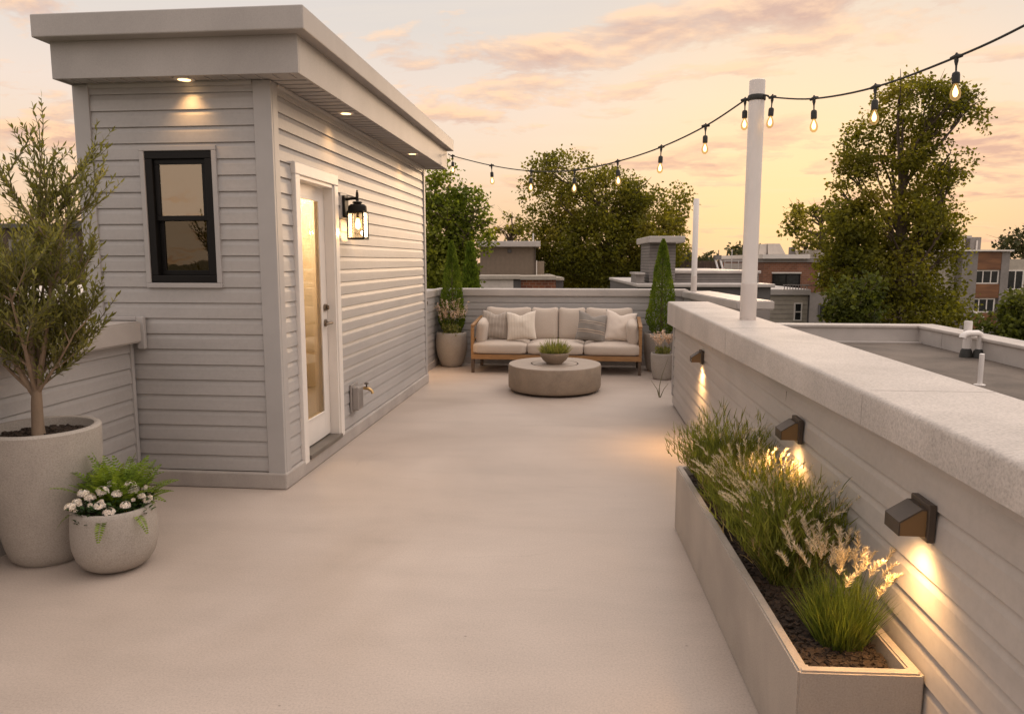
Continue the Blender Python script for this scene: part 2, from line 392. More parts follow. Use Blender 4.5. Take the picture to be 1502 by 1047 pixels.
def siding(mb, p0, d, nrm, length, z0, z1, h=0.108, openings=(), base=0.0):
    """dutch-lap courses along d from p0, facing nrm; openings = (s0, s1, z0, z1)"""
    p0 = Vector((p0[0], p0[1], 0)); d = Vector((d[0], d[1], 0)); nrm = Vector((nrm[0], nrm[1], 0))
    prof = [(0.0, 0.002), (0.010, 0.0165), (0.66, 0.0125), (0.72, 0.0110), (0.95, 0.0045), (1.0, 0.002)]
    ss = sorted({0.0, length} | {s for o in openings for s in o[:2]})
    nrow = int(math.ceil((z1 - z0) / h))
    for r in range(nrow):
        zb = z0 + r * h
        pts = [(zb + a * h, o) for a, o in prof]
        zs = []
        for i in range(len(pts) - 1):
            (za, oa), (zc, oc) = pts[i], pts[i + 1]
            cuts = [za, zc] + [z for o in openings for z in o[2:] if za < z < zc]
            if za < z1 < zc: cuts.append(z1)
            cuts = sorted(cuts)
            for a, b in zip(cuts[:-1], cuts[1:]):
                if (a + b) / 2 > z1: continue
                f = lambda z: oa + (oc - oa) * ((z - za) / (zc - za))
                zs.append((a, f(a), b, f(b)))
        for sa, sb in zip(ss[:-1], ss[1:]):
            sm = (sa + sb) / 2
            for (a, fa, b, fb) in zs:
                zm = (a + b) / 2
                if any(o[0] < sm < o[1] and o[2] < zm < o[3] for o in openings): continue
                q = [p0 + d * sa + nrm * (fa + base) + Vector((0, 0, a)), p0 + d * sb + nrm * (fa + base) + Vector((0, 0, a)),
                     p0 + d * sb + nrm * (fb + base) + Vector((0, 0, b)), p0 + d * sa + nrm * (fb + base) + Vector((0, 0, b))]
                if d.cross(Vector((0, 0, 1))).dot(nrm) < 0: q.reverse()
                mb.add(q, [(0, 1, 2, 3)])
    return mb

def wall_boxes(mb, x0, x1, y0, y1, z0, z1, along, opening=None):
    if not opening: return mb.box(x0, x1, y0, y1, z0, z1)
    s0, s1, a, b = opening
    if along == 'y':
        mb.box(x0, x1, y0, s0, z0, z1); mb.box(x0, x1, s1, y1, z0, z1)
        if a > z0: mb.box(x0, x1, s0, s1, z0, a)
        mb.box(x0, x1, s0, s1, b, z1)
    else:
        mb.box(x0, s0, y0, y1, z0, z1); mb.box(s1, x1, y0, y1, z0, z1)
        mb.box(s0, s1, y0, y1, z0, a); mb.box(s0, s1, y0, y1, b, z1)
    return mb

def spot(name, loc, target, power, size, blend, color=(1, 0.56, 0.22), rad=0.02, parent=None):
    L = bpy.data.lights.new(name, 'SPOT'); L.energy = power; L.color = color; L.spot_size = size; L.spot_blend = blend; L.shadow_soft_size = rad
    o = bpy.data.objects.new(name, L); col.objects.link(o); o.location = loc
    d = Vector(target) - Vector(loc); o.rotation_euler = d.to_track_quat('-Z', 'Y').to_euler()
    if parent: o.parent = parent
    return o

def point(name, loc, power, color=(1, 0.62, 0.28), rad=0.02, parent=None):
    L = bpy.data.lights.new(name, 'POINT'); L.energy = power; L.color = color; L.shadow_soft_size = rad
    o = bpy.data.objects.new(name, L); col.objects.link(o); o.location = loc
    if parent: o.parent = parent
    return o

GROUND = -9.0
# ------------------------------------------------------------------ setting
g = MB(); g.add([(-2500, -2500, GROUND), (2500, -2500, GROUND), (2500, 2500, GROUND), (-2500, 2500, GROUND)], [(0, 1, 2, 3)])
tag(g.build('ground', M['ground']), kind='structure')
g = MB(); g.box(-90, 90, 26.0, 33.0, GROUND - 0.2, GROUND + 0.01)
tag(g.build('road', M['asphalt']), kind='structure')
g = MB(); g.box(-3.5, 2.4, -4.0, 11.95, GROUND, 0.0)
tag(g.build('terrace_floor', M['floor']), kind='structure')

# ------------------------------------------------------------------ stair shed
SX, SY, SX0, SY1, SOF = -2.13, 4.93, -3.47, 9.60, 2.79
shed = thing('stair_shed', 'tall narrow grey-sided stair shed with a flat overhanging roof, white glass door and black window', 'shed', (SX, SY, 0))
def sh(mb, name, m, parent=shed, smooth=False):
    mb.v = [(x - SX, y - SY, z) for x, y, z in mb.v]
    return mb.build(name, m, parent, smooth)
DO = (5.335, 6.075, 0.10, 2.215)      # door opening y0 y1 z0 z1
WO = (-3.005, -2.545, 1.46, 2.33)     # window opening x0 x1 z0 z1
b = MB()
wall_boxes(b, SX - 0.10, SX - 0.004, SY + 0.10, SY1 - 0.1, 0.02, SOF - 0.002, 'y', DO)
wall_boxes(b, SX0 + 0.004, SX - 0.004, SY + 0.004, SY + 0.10, 0.02, SOF - 0.002, 'x', WO)
b.box(SX0 + 0.004, SX0 + 0.10, SY + 0.10, SY1 - 0.1, 0.02, SOF - 0.002)
b.box(SX0 + 0.004, SX - 0.004, SY1 - 0.10, SY1 - 0.004, 0.02, SOF - 0.002)
sh(b, 'wall', M['interior'])
b = MB(); siding(b, (SX, SY + 0.0), (0, 1), (1, 0), SY1 - SY, 0.125, SOF, openings=[(DO[0] - SY - 0.07, DO[1] - SY + 0.07, 0.0, DO[3] + 0.07)])
sh(b, 'siding', M['siding'])
b = MB(); siding(b, (SX, SY), (-1, 0), (0, -1), SX - SX0, 0.125, SOF, openings=[(SX - WO[1] - 0.03, SX - WO[0] + 0.03, WO[2] - 0.03, WO[3] + 0.03)])
sh(b, 'siding', M['siding'])
b = MB(); siding(b, (SX0, SY), (0, 1), (-1, 0), SY1 - SY, 0.125, SOF); siding(b, (SX, SY1), (-1, 0), (0, 1), SX - SX0, 0.125, SOF)
sh(b, 'siding', M['siding'])
# corner boards
b = MB(); b.box(SX - 0.095, SX + 0.028, SY - 0.028, SY + 0.0, 0.115, SOF - 0.004, 0.004); b.box(SX - 0.0, SX + 0.0285, SY + 0.0005, SY + 0.085, 0.115, SOF - 0.004, 0.004)
sh(b, 'corner_board', M['trim'])
b = MB(); b.box(SX0 - 0.03, SX0 + 0.085, SY - 0.028, SY + 0.0, 0.115, SOF - 0.004, 0.004); b.box(SX0 - 0.0285, SX0, SY + 0.0005, SY + 0.08, 0.115, SOF - 0.004, 0.004)
sh(b, 'corner_board', M['trim'])
b = MB(); b.box(SX - 0.0, SX + 0.027, SY1 - 0.05, SY1 + 0.027, 0.10, SOF - 0.004, 0.004)
sh(b, 'corner_board', M['trim'])
# concrete curb under the siding
b = MB(); b.box(SX0 - 0.035, SX + 0.04, SY - 0.04, SY1 + 0.035, 0.0, 0.118, 0.012)
sh(b, 'foundation_curb', M['concrete'])
# roof: soffit, fascia, coping
RX0, RX1, RY0, RY1 = -3.50, -1.835, 4.72, 9.74
b = MB()
b.box(RX0 + 0.02, RX1 - 0.02, RY0 + 0.02, RY1 - 0.02, SOF, SOF + 0.02)
for k in range(14):   # bead grooves as thin raised ribs, front run
    x = RX0 + 0.08 + k * 0.115
    b.box(x, x + 0.010, RY0 + 0.03, SY - 0.03, SOF - 0.006, SOF - 0.0005)
for k in range(41):
    y = SY + 0.02 + k * 0.115
    b.box(SX + 0.03, RX1 - 0.025, y, y + 0.010, SOF - 0.006, SOF - 0.0005)
sof = sh(b, 'soffit', M['trim'])
b = MB()
b.box(RX0, RX1, RY0, RY0 + 0.02, SOF - 0.012, SOF + 0.26, 0.003); b.box(RX0, RX1, RY1 - 0.02, RY1, SOF - 0.012, SOF + 0.26, 0.003)
b.box(RX1 - 0.02, RX1, RY0 + 0.0202, RY1 - 0.0202, SOF - 0.012, SOF + 0.26, 0.003); b.box(RX0, RX0 + 0.02, RY0 + 0.0202, RY1 - 0.0202, SOF - 0.012, SOF + 0.26, 0.003)
sh(b, 'fascia', M['fascia'])
b = MB(); b.box(RX0 - 0.05, RX1 + 0.08, RY0 - 0.10, RY1 + 0.05, SOF + 0.222, SOF + 0.365, 0.008)
sh(b, 'roof_cap', M['fascia'])
b = MB()
b.prism([(0, 0), (0.03, 0), (0.03, -0.012), (0.018, -0.03), (0.018, -0.05), (0, -0.05)], (1, 0, 0), (0, 0, 1), (0, 1, 0), (SX + 0.004, SY + 0.09, SOF - 0.002), SY1 - SY - 0.1)
b.prism([(0, 0), (0.03, 0), (0.03, -0.012), (0.018, -0.03), (0, -0.03)], (0, -1, 0), (0, 0, 1), (1, 0, 0), (SX0 + 0.09, SY - 0.004, SOF - 0.002), SX - SX0 - 0.19)
sh(b, 'soffit_trim', M['trim'])
# window
wx0, wx1, wz0, wz1 = WO
b = MB(); t = 0.032; yf = SY - 0.030
for (a0, a1, c0, c1) in ((wx0 - t - 0.012, wx1 + t + 0.012, wz1 + 0.010, wz1 + t + 0.012), (wx0 - t - 0.012, wx1 + t + 0.012, wz0 - t - 0.012, wz0 - 0.010), (wx0 - t - 0.012, wx0 - 0.010, wz0 - 0.0098, wz1 + 0.0098), (wx1 + 0.010, wx1 + t + 0.012, wz0 - 0.0098, wz1 + 0.0098)):
    b.box(a0, a1, yf, SY + 0.003, c0, c1, 0.004)
wtrim = sh(b, 'window_trim', M['trim'])
b = MB(); t = 0.042; y0, y1 = SY - 0.022, SY + 0.06
b.box(wx0 - 0.009, wx1 + 0.009, y0, y1, wz1 - t, wz1 + 0.009, 0.004); b.box(wx0 - 0.009, wx1 + 0.009, y0, y1, wz0 - 0.009, wz0 + t, 0.004)
b.box(wx0 - 0.009, wx0 + t, y0 + 0.0005, y1, wz0 + t + 0.0003, wz1 - t - 0.0003, 0.004); b.box(wx1 - t, wx1 + 0.009, y0 + 0.0005, y1, wz0 + t + 0.0003, wz1 - t - 0.0003, 0.004)
win = sh(b, 'window', M['black'])
zm = 1.893
for (za, zb, yy) in ((zm - 0.018, wz1 - t - 0.001, SY + 0.0), (wz0 + t + 0.001, zm + 0.016, SY + 0.026)):
    b = MB(); f = 0.034; xa, xb = wx0 + t + 0.001, wx1 - t - 0.001
    b.box(xa, xb, yy, yy + 0.022, zb - f, zb, 0.003); b.box(xa, xb, yy, yy + 0.022, za, za + f, 0.003)
    b.box(xa, xa + f, yy + 0.001, yy + 0.021, za + f, zb - f, 0.003); b.box(xb - f, xb, yy + 0.001, yy + 0.021, za + f, zb - f, 0.003)
    o = sh(b, 'sash', M['black'], win); 
    b = MB(); b.box(xa + f - 0.004, xb - f + 0.004, yy + 0.009, yy + 0.014, za + f - 0.004, zb - f + 0.004)
    o = sh(b, 'pane', M['glass'] if za > 1.8 else M['glass_lower'], win)
b = MB(); b.box(SX0 + 0.12, SX - 0.12, SY + 0.105, SY + 0.115, 0.05, SOF - 0.02); sh(b, 'backing_panel', M['window_back'])  # added panel behind the window, keeps the room light out of the glass
# door
dy0, dy1, dz0, dz1 = DO
b = MB(); w = 0.085
b.box(SX + 0.002, SX + 0.042, dy0 - 0.09, dy0 - 0.003, 0.085, dz1 + 0.005, 0.005); b.box(SX + 0.002, SX + 0.042, dy1 + 0.003, dy1 + 0.09, 0.105, dz1 + 0.005, 0.005)
b.box(SX + 0.002, SX + 0.044, dy0 - 0.095, dy1 + 0.095, dz1 + 0.0055, dz1 + 0.092, 0.006)
# jambs reach back into the wall
b.box(SX - 0.099, SX + 0.030, dy0 - 0.0025, dy0 + 0.022, dz0 + 0.03, dz1, 0.002); b.box(SX - 0.099, SX + 0.030, dy1 - 0.022, dy1 + 0.0025, dz0 + 0.03, dz1, 0.002)
b.box(SX - 0.099, SX + 0.030, dy0 + 0.0222, dy1 - 0.0222, dz1 - 0.022, dz1 + 0.0045, 0.002)
sh(b, 'door_frame', M['white'])
b = MB(); b.box(SX - 0.099, SX + 0.055, dy0 - 0.0, dy1 + 0.0, dz0 - 0.0, dz0 + 0.035, 0.006)
sh(b, 'threshold', M['threshold'])
b = MB(); ya, yb, za, zb = dy0 + 0.026, dy1 - 0.026, dz0 + 0.045, dz1 - 0.026; xi, xo = SX - 0.085, SX - 0.045
sl, sr, tr_, br_ = 0.075, 0.125, 0.10, 0.20
b.box(xi, xo, ya, ya + sl, za, zb, 0.003); b.box(xi, xo, yb - sr, yb, za, zb, 0.003)
b.box(xi + .0004, xo - .0004, ya + sl, yb - sr, zb - tr_, zb, 0.0); b.box(xi + .0004, xo - .0004, ya + sl, yb - sr, za, za + br_, 0.0)
for (p, q, r_, s2) in ((ya + sl, yb - sr, zb - tr_ - 0.016, zb - tr_), (ya + sl, yb - sr, za + br_, za + br_ + 0.016)):
    b.box(xo - 0.006, xo + 0.006, p, q, r_, s2, 0.003)
b.box(xo - 0.006, xo + 0.006, ya + sl, ya + sl + 0.016, za + br_ + 0.0162, zb - tr_ - 0.0162, 0.003); b.box(xo - 0.006, xo + 0.006, yb - sr - 0.016, yb - sr, za + br_ + 0.0162, zb - tr_ - 0.0162, 0.003)
door = sh(b, 'door', M['white'])
b = MB(); b.box(xi + 0.016, xo - 0.012, ya + sl - 0.004, yb - sr + 0.004, za + br_ - 0.004, zb - tr_ + 0.004)
sh(b, 'pane', M['glass_door'], door)
hy = yb - 0.06
b = MB()
b.tube([(xo, hy, 1.09), (xo + 0.012, hy, 1.09)], 0.030, 16); b.tube([(xo + 0.012, hy, 1.09), (xo + 0.055, hy, 1.09)], 0.011, 10)
b.tube([(xo + 0.055, hy + 0.015, 1.09), (xo + 0.058, hy - 0.05, 1.092), (xo + 0.052, hy - 0.125, 1.088)], [0.012, 0.011, 0.009], 10)
sh(b, 'handle', M['nickel'], door, True)
b = MB(); b.tube([(xo, hy, 1.218), (xo + 0.02, hy, 1.218)], 0.029, 16)
b.box(xo + 0.02, xo + 0.04, hy - 0.006, hy + 0.006, 1.20, 1.236, 0.003)
sh(b, 'deadbolt', M['nickel'], door, True)
b = MB(); b.box(SX0 + 0.1005, SX - 0.1005, SY + 0.1005, SY1 - 0.1005, 0.02, 0.06); sh(b, 'inside_floor', M['interior'])
b = MB(); b.box(SX - 0.75, SX - 0.72, SY + 0.2, SY1 - 0.12, 0.06, SOF - 0.02); b.box(SX - 0.72, SX - 0.104, 6.6, 6.63, 0.06, SOF - 0.02)
sh(b, 'inside_partition', M['interior'])
point('room_lamp', (-0.4, 1.2, 2.2), 62, (1, 0.83, 0.62), 0.12, shed)

# soffit downlights
def downlight(x, y, label, aim):
    t = thing('downlight', label, 'downlight', (x, y, SOF), 0, 'round downlights in the shed soffit')
    b = MB(); b.lathe([(0.040, -0.009), (0.062, -0.009), (0.066, -0.006), (0.066, -0.0005)], 28); b.build('trim_ring', M['white'], t, True)
    b = MB(); b.lathe([(0.0, -0.0095), (0.041, -0.0095), (0.041, -0.006)], 24); b.build('lens', M['led'], t, True)
    spot('lamp_light', (0, 0, -0.02), (aim[0], aim[1], -1.0), 8, R(100), 1.0, parent=t, rad=0.03)
downlight(-2.66, 4.84, 'round downlight in the soffit directly above the black window', (0.0, 0.12))
downlight(-1.965, 6.05, 'round downlight in the side soffit between the door and the lantern', (-0.22, 0.05))
downlight(-1.965, 8.35, 'round downlight at the far end of the shed side soffit', (-0.22, 0.05))

# wall lantern
lan = thing('wall_lantern', 'black glass-sided lantern with a lit bulb, on the siding right of the white door', 'lantern', (SX + 0.008, 6.375, 1.785))
b = MB(); b.box(0, 0.012, -0.09, 0.075, 0.175, 0.40, 0.004); b.build('mounting_block', M['trim'], lan)
b = MB(); b.box(0.012, 0.035, -0.055, 0.055, 0.19, 0.375, 0.006); b.build('back_plate', M['black'], lan)
b = MB(); b.tube([(0.035, 0, 0.345), (0.09, 0, 0.352), (0.135, 0, 0.352)], [0.013, 0.012, 0.014], 10)
b.tube([(0.13, 0, 0.41), (0.13, 0, 0.395), (0.13, 0, 0.33)], [0.006, 0.012, 0.013], 10); b.lathe([(0, 0.425), (0.009, 0.418), (0.006, 0.408), (0.012, 0.40)], 10, (0.13, 0, 0))
b.build('arm', M['black'], lan, True)
b = MB(); b.lathe([(0.035, 0.325), (0.045, 0.315), (0.030, 0.306), (0.060, 0.300), (0.078, 0.285), (0.082, 0.245), (0.082, 0.238)], 20, (0.13, 0, 0)); b.build('hood', M['black'], lan, True)
q = 0.068
b = MB()
for sx in (-1, 1):
    for sy in (-1, 1): b.box(0.13 + sx * q - 0.006, 0.13 + sx * q + 0.006, sy * q - 0.006, sy * q + 0.006, 0.0, 0.24, 0.001)
for z in (0.0, 0.226):
    b.box(0.13 - q, 0.13 + q, -q - 0.0055, -q + 0.0055, z, z + 0.016); b.box(0.13 - q, 0.13 + q, q - 0.0055, q + 0.0055, z, z + 0.016)
    b.box(0.13 - q - 0.0055, 0.13 - q + 0.0055, -q + .006, q - .006, z + .0004, z + 0.0156); b.box(0.13 + q - 0.0055, 0.13 + q + 0.0055, -q + .006, q - .006, z + .0004, z + 0.0156)
b.box(0.13 - q + .006, 0.13 + q - .006, -q + .006, q - .006, 0.002, 0.012)
b.build('cage', M['black'], lan)
for sx, sy in ((1, 0), (-1, 0), (0, 1), (0, -1)):
    b = MB(); cx, cy2 = 0.13 + sx * q, sy * q
    if sx: b.box(cx - 0.0015, cx + 0.0015, -q + 0.007, q - 0.007, 0.0165, 0.2255)
    else: b.box(cx - q + 0.007, cx + q - 0.007, cy2 - 0.0015, cy2 + 0.0015, 0.0165, 0.2255)
    b.build('pane', M['glass_clear'], lan)
b = MB(); b.lathe([(0.011, 0.235), (0.012, 0.185), (0.0, 0.184)], 10, (0.13, 0, 0)); b.build('socket', M['black'], lan, True)
b = MB(); b.lathe([(0.010, 0.182), (0.018, 0.16), (0.024, 0.13), (0.019, 0.10), (0.0, 0.088)], 14, (0.13, 0, 0)); b.build('bulb', M['lantern_bulb'], lan, True)
point('lantern_light', (0.13, 0.0, 0.06), 6.5, (1, 0.62, 0.26), 0.02, lan)

# utility box and tap
ub = thing('utility_box', 'small grey utility cover on the shed siding beside the brass tap', 'utility box', (SX + 0.018, 6.47, 0.37))
b = MB(); b.box(0, 0.018, -0.085, 0.105, -0.125, 0.13, 0.004); b.build('flange', M['greybox'], ub)
b = MB(); b.box(0.018, 0.075, -0.065, 0.085, -0.105, 0.105, 0.008); b.build('cover', M['greybox'], ub)
b = MB(); [b.box(0.075, 0.080, -0.05 + k * 0.032, -0.035 + k * 0.032, -0.09, 0.09, 0.002) for k in range(4)]; b.build('rib', M['greybox'], ub)
tp = thing('garden_tap', 'brass hose tap sticking out of the shed siding near the floor', 'tap', (SX + 0.018, 6.70, 0.42)); tp.scale = (0.82, 1.0, 0.82)
b = MB(); b.tube([(0, 0, 0), (0.012, 0, 0)], 0.028, 14); b.tube([(0.012, 0, 0), (0.06, 0, 0), (0.10, 0, -0.005), (0.135, 0.0, -0.03), (0.145, 0, -0.06)], [0.016, 0.018, 0.02, 0.016, 0.017], 12); b.build('spout', M['brass'], tp, True)
b = MB(); b.tube([(0.075, 0, 0.01), (0.075, 0, 0.05)], 0.008, 8); b.lathe([(0.0, 0.062), (0.02, 0.06), (0.03, 0.052), (0.02, 0.046), (0, 0.045)], 12, (0.075, 0, 0)); b.build('handle', M['bronze'], tp, True)

# ------------------------------------------------------------------ parapets
def parapet(name, label, p0, p1, nrm, z_cap0, z_cap1, thick, cap_over=(0.07, 0.05), capmat='cap_smooth', sid='siding', z_base=0.0, base_h=0.10):
    """wall from p0 to p1 with siding towards nrm and a coping"""
    p0 = Vector((p0[0], p0[1], 0)); p1 = Vector((p1[0], p1[1], 0)); d = (p1 - p0); L = d.length; d.normalize(); n = Vector((nrm[0], nrm[1], 0)).normalized()
    t = thing(name, label, 'parapet wall', p0)
    b = MB(); b.prism([(0, z_base), (0, z_cap0 - 0.001), (thick, z_cap0 - 0.001), (thick, z_base)], -n, (0, 0, 1), d, (0, 0, 0), L); b.build('wall', M['greywall'], t)
    b = MB(); siding(b, (0, 0), d, n, L, z_base + base_h, z_cap0 - 0.003, base=0.002); b.build('siding', M[sid], t)
    b = MB(); b.prism([(-0.03, z_base), (-0.03, z_base + base_h), (0.0, z_base + base_h)] + [(0.0, z_base)], -n, (0, 0, 1), d, (0, 0, 0), L); b.build('base_curb', M['concrete'], t)
    bm = bmesh.new(); bmesh.ops.create_cube(bm, size=1)
    for v in bm.verts:
        v.co = Vector(((v.co.x + 0.5) * L, (v.co.y) * (thick + sum(cap_over)) + (thick + cap_over[1] - cap_over[0]) / 2, z_cap0 + (v.co.z + 0.5) * (z_cap1 - z_cap0)))
    bmesh.ops.bevel(bm, geom=list(bm.edges), offset=0.012, segments=3, affect='EDGES')
    M4 = Matrix(((d.x, -n.x, 0, 0), (d.y, -n.y, 0, 0), (0, 0, 1, 0), (0, 0, 0, 1)))
    b = MB(); b.bm(bm, M4); b.build('coping', M[capmat], t, True)
    return t
# right wall: broad rough coping, thicker towards the far end
RW = 0.985
RW = 0.972
rw = thing('parapet_wall', 'long low siding wall along the right side with a broad speckled coping', 'parapet wall', (RW, 8.33, 0), 0.0096)
b = MB(); b.box(0.0, 0.33, -12.3, 0.0, GROUND, 1.0); b.build('wall', M['greywall'], rw)
b = MB(); siding(b, (0, -12.3), (0, 1), (-1, 0), 12.3, 0.035, 1.06, h=0.106, base=0.002); b.build('siding', M['siding_low'], rw)
b = MB(); b.box(-0.026, 0.05, -0.05, 0.022, 0.12, 0.93, 0.003); b.build('corner_board', M['trim'], rw)
bm = bmesh.new()
secs = []
NS = 24
for k in range(NS + 1):
    y = -12.3 + (12.3 + 0.07) * k / NS; yy = 8.33 + y
    th = 0.115 + 0.13 * max(0, min(1, (yy - 2.3) / 6.0))
    zt = 1.162 - 0.006 * max(0, (yy - 2) / 6.4); xi_, xo_ = -0.085, 0.37
    rr = 0.019
    pr = [(xi_, zt - th), (xi_, zt - rr), (xi_ + rr * 0.12, zt - rr * 0.55), (xi_ + rr * 0.4, zt - rr * 0.2), (xi_ + rr, zt), (xo_ - rr, zt), (xo_ - rr * 0.4, zt - rr * 0.2), (xo_ - rr * 0.12, zt - rr * 0.55), (xo_, zt - rr), (xo_, zt - th)]
    secs.append([bm.verts.new((x, y, z)) for x, z in pr])
for a, c in zip(secs[:-1], secs[1:]):
    n = len(a)
    for k in range(n): bm.faces.new((a[k], a[(k + 1) % n], c[(k + 1) % n], c[k]))
bm.faces.new(secs[0]); bm.faces.new(list(reversed(secs[-1])))
b = MB(); b.bm(bm); b.build('coping', M['cap'], rw, True)
b = MB()
for yy, zz in ((1.90, 0.990), (3.80, 0.886), (5.9, 0.886)): b.box(-0.0175, -0.0135, yy - 8.33 - 0.001, yy - 8.33 + 0.001, zz, zz + 0.066)
b.build('siding_seam', M['greywall'], rw)
b = MB()
for yy in (2.62, 5.05, 7.2):
    th = 0.115 + 0.13 * max(0, min(1, (yy - 2.3) / 6.0)); zt = 1.162 - 0.006 * max(0, (yy - 2) / 6.4)
    b.box(-0.0862, -0.08, yy - 8.33 - 0.0012, yy - 8.33 + 0.0012, zt - th + 0.002, zt - 0.02); b.box(-0.06, 0.345, yy - 8.33 - 0.0012, yy - 8.33 + 0.0012, zt - 0.003, zt + 0.0008)
b.build('coping_joint', M['concrete'], rw)
# others
parapet('parapet_wall', 'low siding wall on the left behind the potted olive tree, meeting the shed', (-3.20, -4.0), (-3.20, SY - 0.035), (1, 0), 1.035, 1.185, 0.30, (0.10, 0.05))
lp = MB(); lp.box(-3.2, -3.17, SY - 0.066, SY - 0.036, 0.10, 1.03, 0.003); 
tag(lp.build('channel_trim', M['trim']), 'thin vertical grey channel trim where the left low wall meets the shed', 'trim strip')
lp = MB(); lp.box(-3.13, -3.075, SY - 0.055, SY - 0.022, 0.99, 1.215, 0.006); lp.box(-3.40, -3.1305, SY - 0.055, SY - 0.022, 1.19, 1.215, 0.004)
tag(lp.build('coping_flashing', M['trim']), 'grey flashing band fixed to the shed around the end of the left coping', 'flashing')
parapet('parapet_wall', 'short low siding wall behind the shed, washed by a hidden lamp', (-2.33, SY1 - 0.3), (-2.33, 11.46), (1, 0), 1.06, 1.17, 0.30, (0.03, 0.05))
parapet('parapet_wall', 'low siding wall across the far end, behind the sofa', (-2.40, 11.52), (1.52, 11.52), (0, -1), 1.06, 1.17, 0.30, (0.05, 0.05))
parapet('parapet_wall', 'low angled wall past the right wall, carrying the far thin white pole', (1.46, 11.42), (1.72, 8.6), (-1, -0.09), 1.055, 1.155, 0.33, (0.05, 0.05))

# ------------------------------------------------------------------ wall sconces on the right wall
def sconce(x, y, z, label, power=22):
    t = thing('wall_sconce', label, 'wall light', (x, y, z), 0, 'bronze box sconces on the right wall')
    b = MB(); b.box(-0.022, 0.0, -0.062, 0.062, -0.058, 0.056, 0.003); b.build('back_plate', M['bronze'], t)
    b = MB()
    prof = [(0.022, 0.040), (0.036, 0.041), (0.098, 0.000), (0.098, -0.042), (0.094, -0.042), (0.094, -0.003), (0.035, 0.036), (0.022, 0.035)]
    b.prism(prof, (-1, 0, 0), (0, 0, 1), (0, 1, 0), (0, -0.052, 0), 0.104)
    b.build('hood', M['bronze'], t)
    side = [(0.0225, 0.0345), (0.035, 0.0355), (0.0935, -0.0035), (0.0935, -0.042), (0.0225, -0.042)]
    for yy in (-0.0515, 0.0485):
        b = MB(); b.prism(side, (-1, 0, 0), (0, 0, 1), (0, 1, 0), (0, yy, 0), 0.003); b.build('side_cheek', M['side_glow'], t)
    b = MB(); b.box(-0.09, -0.03, -0.045, 0.045, -0.034, -0.030); b.build('lens', M['lens'], t)
    spot('sconce_light', (-0.075, 0, -0.05), (-0.10, 0, -1), power, R(140), 1.0, parent=t, rad=0.045)
    return t
sconce(1.031 - 0.020, 2.245, 0.845, 'nearest bronze box sconce, above the plumed grass at the planter near end')
sconce(1.018 - 0.020, 3.535, 0.818, 'middle bronze box sconce, above the far half of the long planter')
sconce(0.991 - 0.020, 6.35, 0.800, 'farthest bronze box sconce on the right wall, beyond the planter', 42)
sl = sconce(-2.312, 10.15, 1.04, 'small wall light on the short wall behind the shed, mostly hidden'); sl.rotation_euler = (0, 0, math.pi)
sl['group'] = 'lights on the short back wall'

# ------------------------------------------------------------------ poles
def pole(x, y, z0, z1, zs, r, label, lean=0.0):
    t = thing('white_pole', label, 'pole', (x, y, z0), 0, 'white poles on the copings')
    b = MB(); b.lathe([(r * 1.04, 0), (r * 1.04, zs - z0), (r * 1.0, zs - z0 + 0.004), (0, zs - z0 + 0.004)], 28)
    b2 = MB(); b2.lathe([(r * 0.97, zs - z0 - 0.01), (r * 0.97, z1 - z0 - 0.004), (r * 0.90, z1 - z0), (0, z1 - z0)], 28); b2.build('shaft', M['polewhite'], t, True)
    for k in range(6):
        a = k * math.pi / 3 + 0.3; b.lathe([(0.006, 0.012), (0.006, 0.018), (0, 0.019)], 8, ((r * 1.04) * math.cos(a), (r * 1.04) * math.sin(a), 0.0))
    b.build('sleeve', M['polegrey'], t, True)
    return t
pole(1.215, 5.80, 1.158, 2.91, 1.43, 0.058, 'tall white pole on the right wall coping holding the string lights')
pole(1.56, 11.25, 1.154, 2.50, 1.38, 0.042, 'thin white pole far back, beside the dark green cone shrub')

# ------------------------------------------------------------------ string lights
def vplane(u, v, a, d):
    x = (u - CX) / FPX; y = -(v - CY) / FPX
    q = (x, cp + y * sp_, -sp_ + y * cp)
    w = Vector((q[0] * cy_ - q[1] * sy_, q[0] * sy_ + q[1] * cy_, q[2]))
    n = Vector((-d[1], d[0], 0)); t = (n.x * a[0] + n.y * a[1]) / (n.x * w.x + n.y * w.y)
    return Vector((0, 0, EYE)) + w * t
sl = thing('string_lights', 'black festoon cable with glowing bulbs strung from shed roof to tall white pole', 'string lights', (1.22, 5.80, 2.8))
OS = Vector((1.22, 5.80, 2.8))
A0 = (-1.83, 9.74); A1 = (1.17, 5.83); dA = (A1[0] - A0[0], A1[1] - A0[1])
B0 = (1.265, 5.78); B1 = (2.35, 2.95); dB = (B1[0] - B0[0], B1[1] - B0[1])
spanA = [(658, 226), (664, 229), (721, 243), (779, 251), (843, 250), (906, 237), (970, 216), (1035, 185), (1093, 147), (1104, 140)]
spanB = [(1127, 141), (1133, 143), (1194, 145), (1284, 128), (1403, 84), (1502, 38), (1640, -40)]
def smooth_pts(pts, k=6):
    out = []
    for i in range(len(pts) - 1):
        p0 = pts[max(i - 1, 0)]; p1 = pts[i]; p2 = pts[i + 1]; p3 = pts[min(i + 2, len(pts) - 1)]
        for j in range(k):
            t = j / k
            out.append(0.5 * ((2 * p1) + (p2 - p0) * t + (2 * p0 - 5 * p1 + 4 * p2 - p3) * t * t + (3 * p1 - p0 - 3 * p2 + p3) * t ** 3))
    out.append(pts[-1]); return out
PA = [vplane(u, v, A0, dA) - OS for u, v in spanA]; PB = [vplane(u, v, B0, dB) - OS for u, v in spanB]
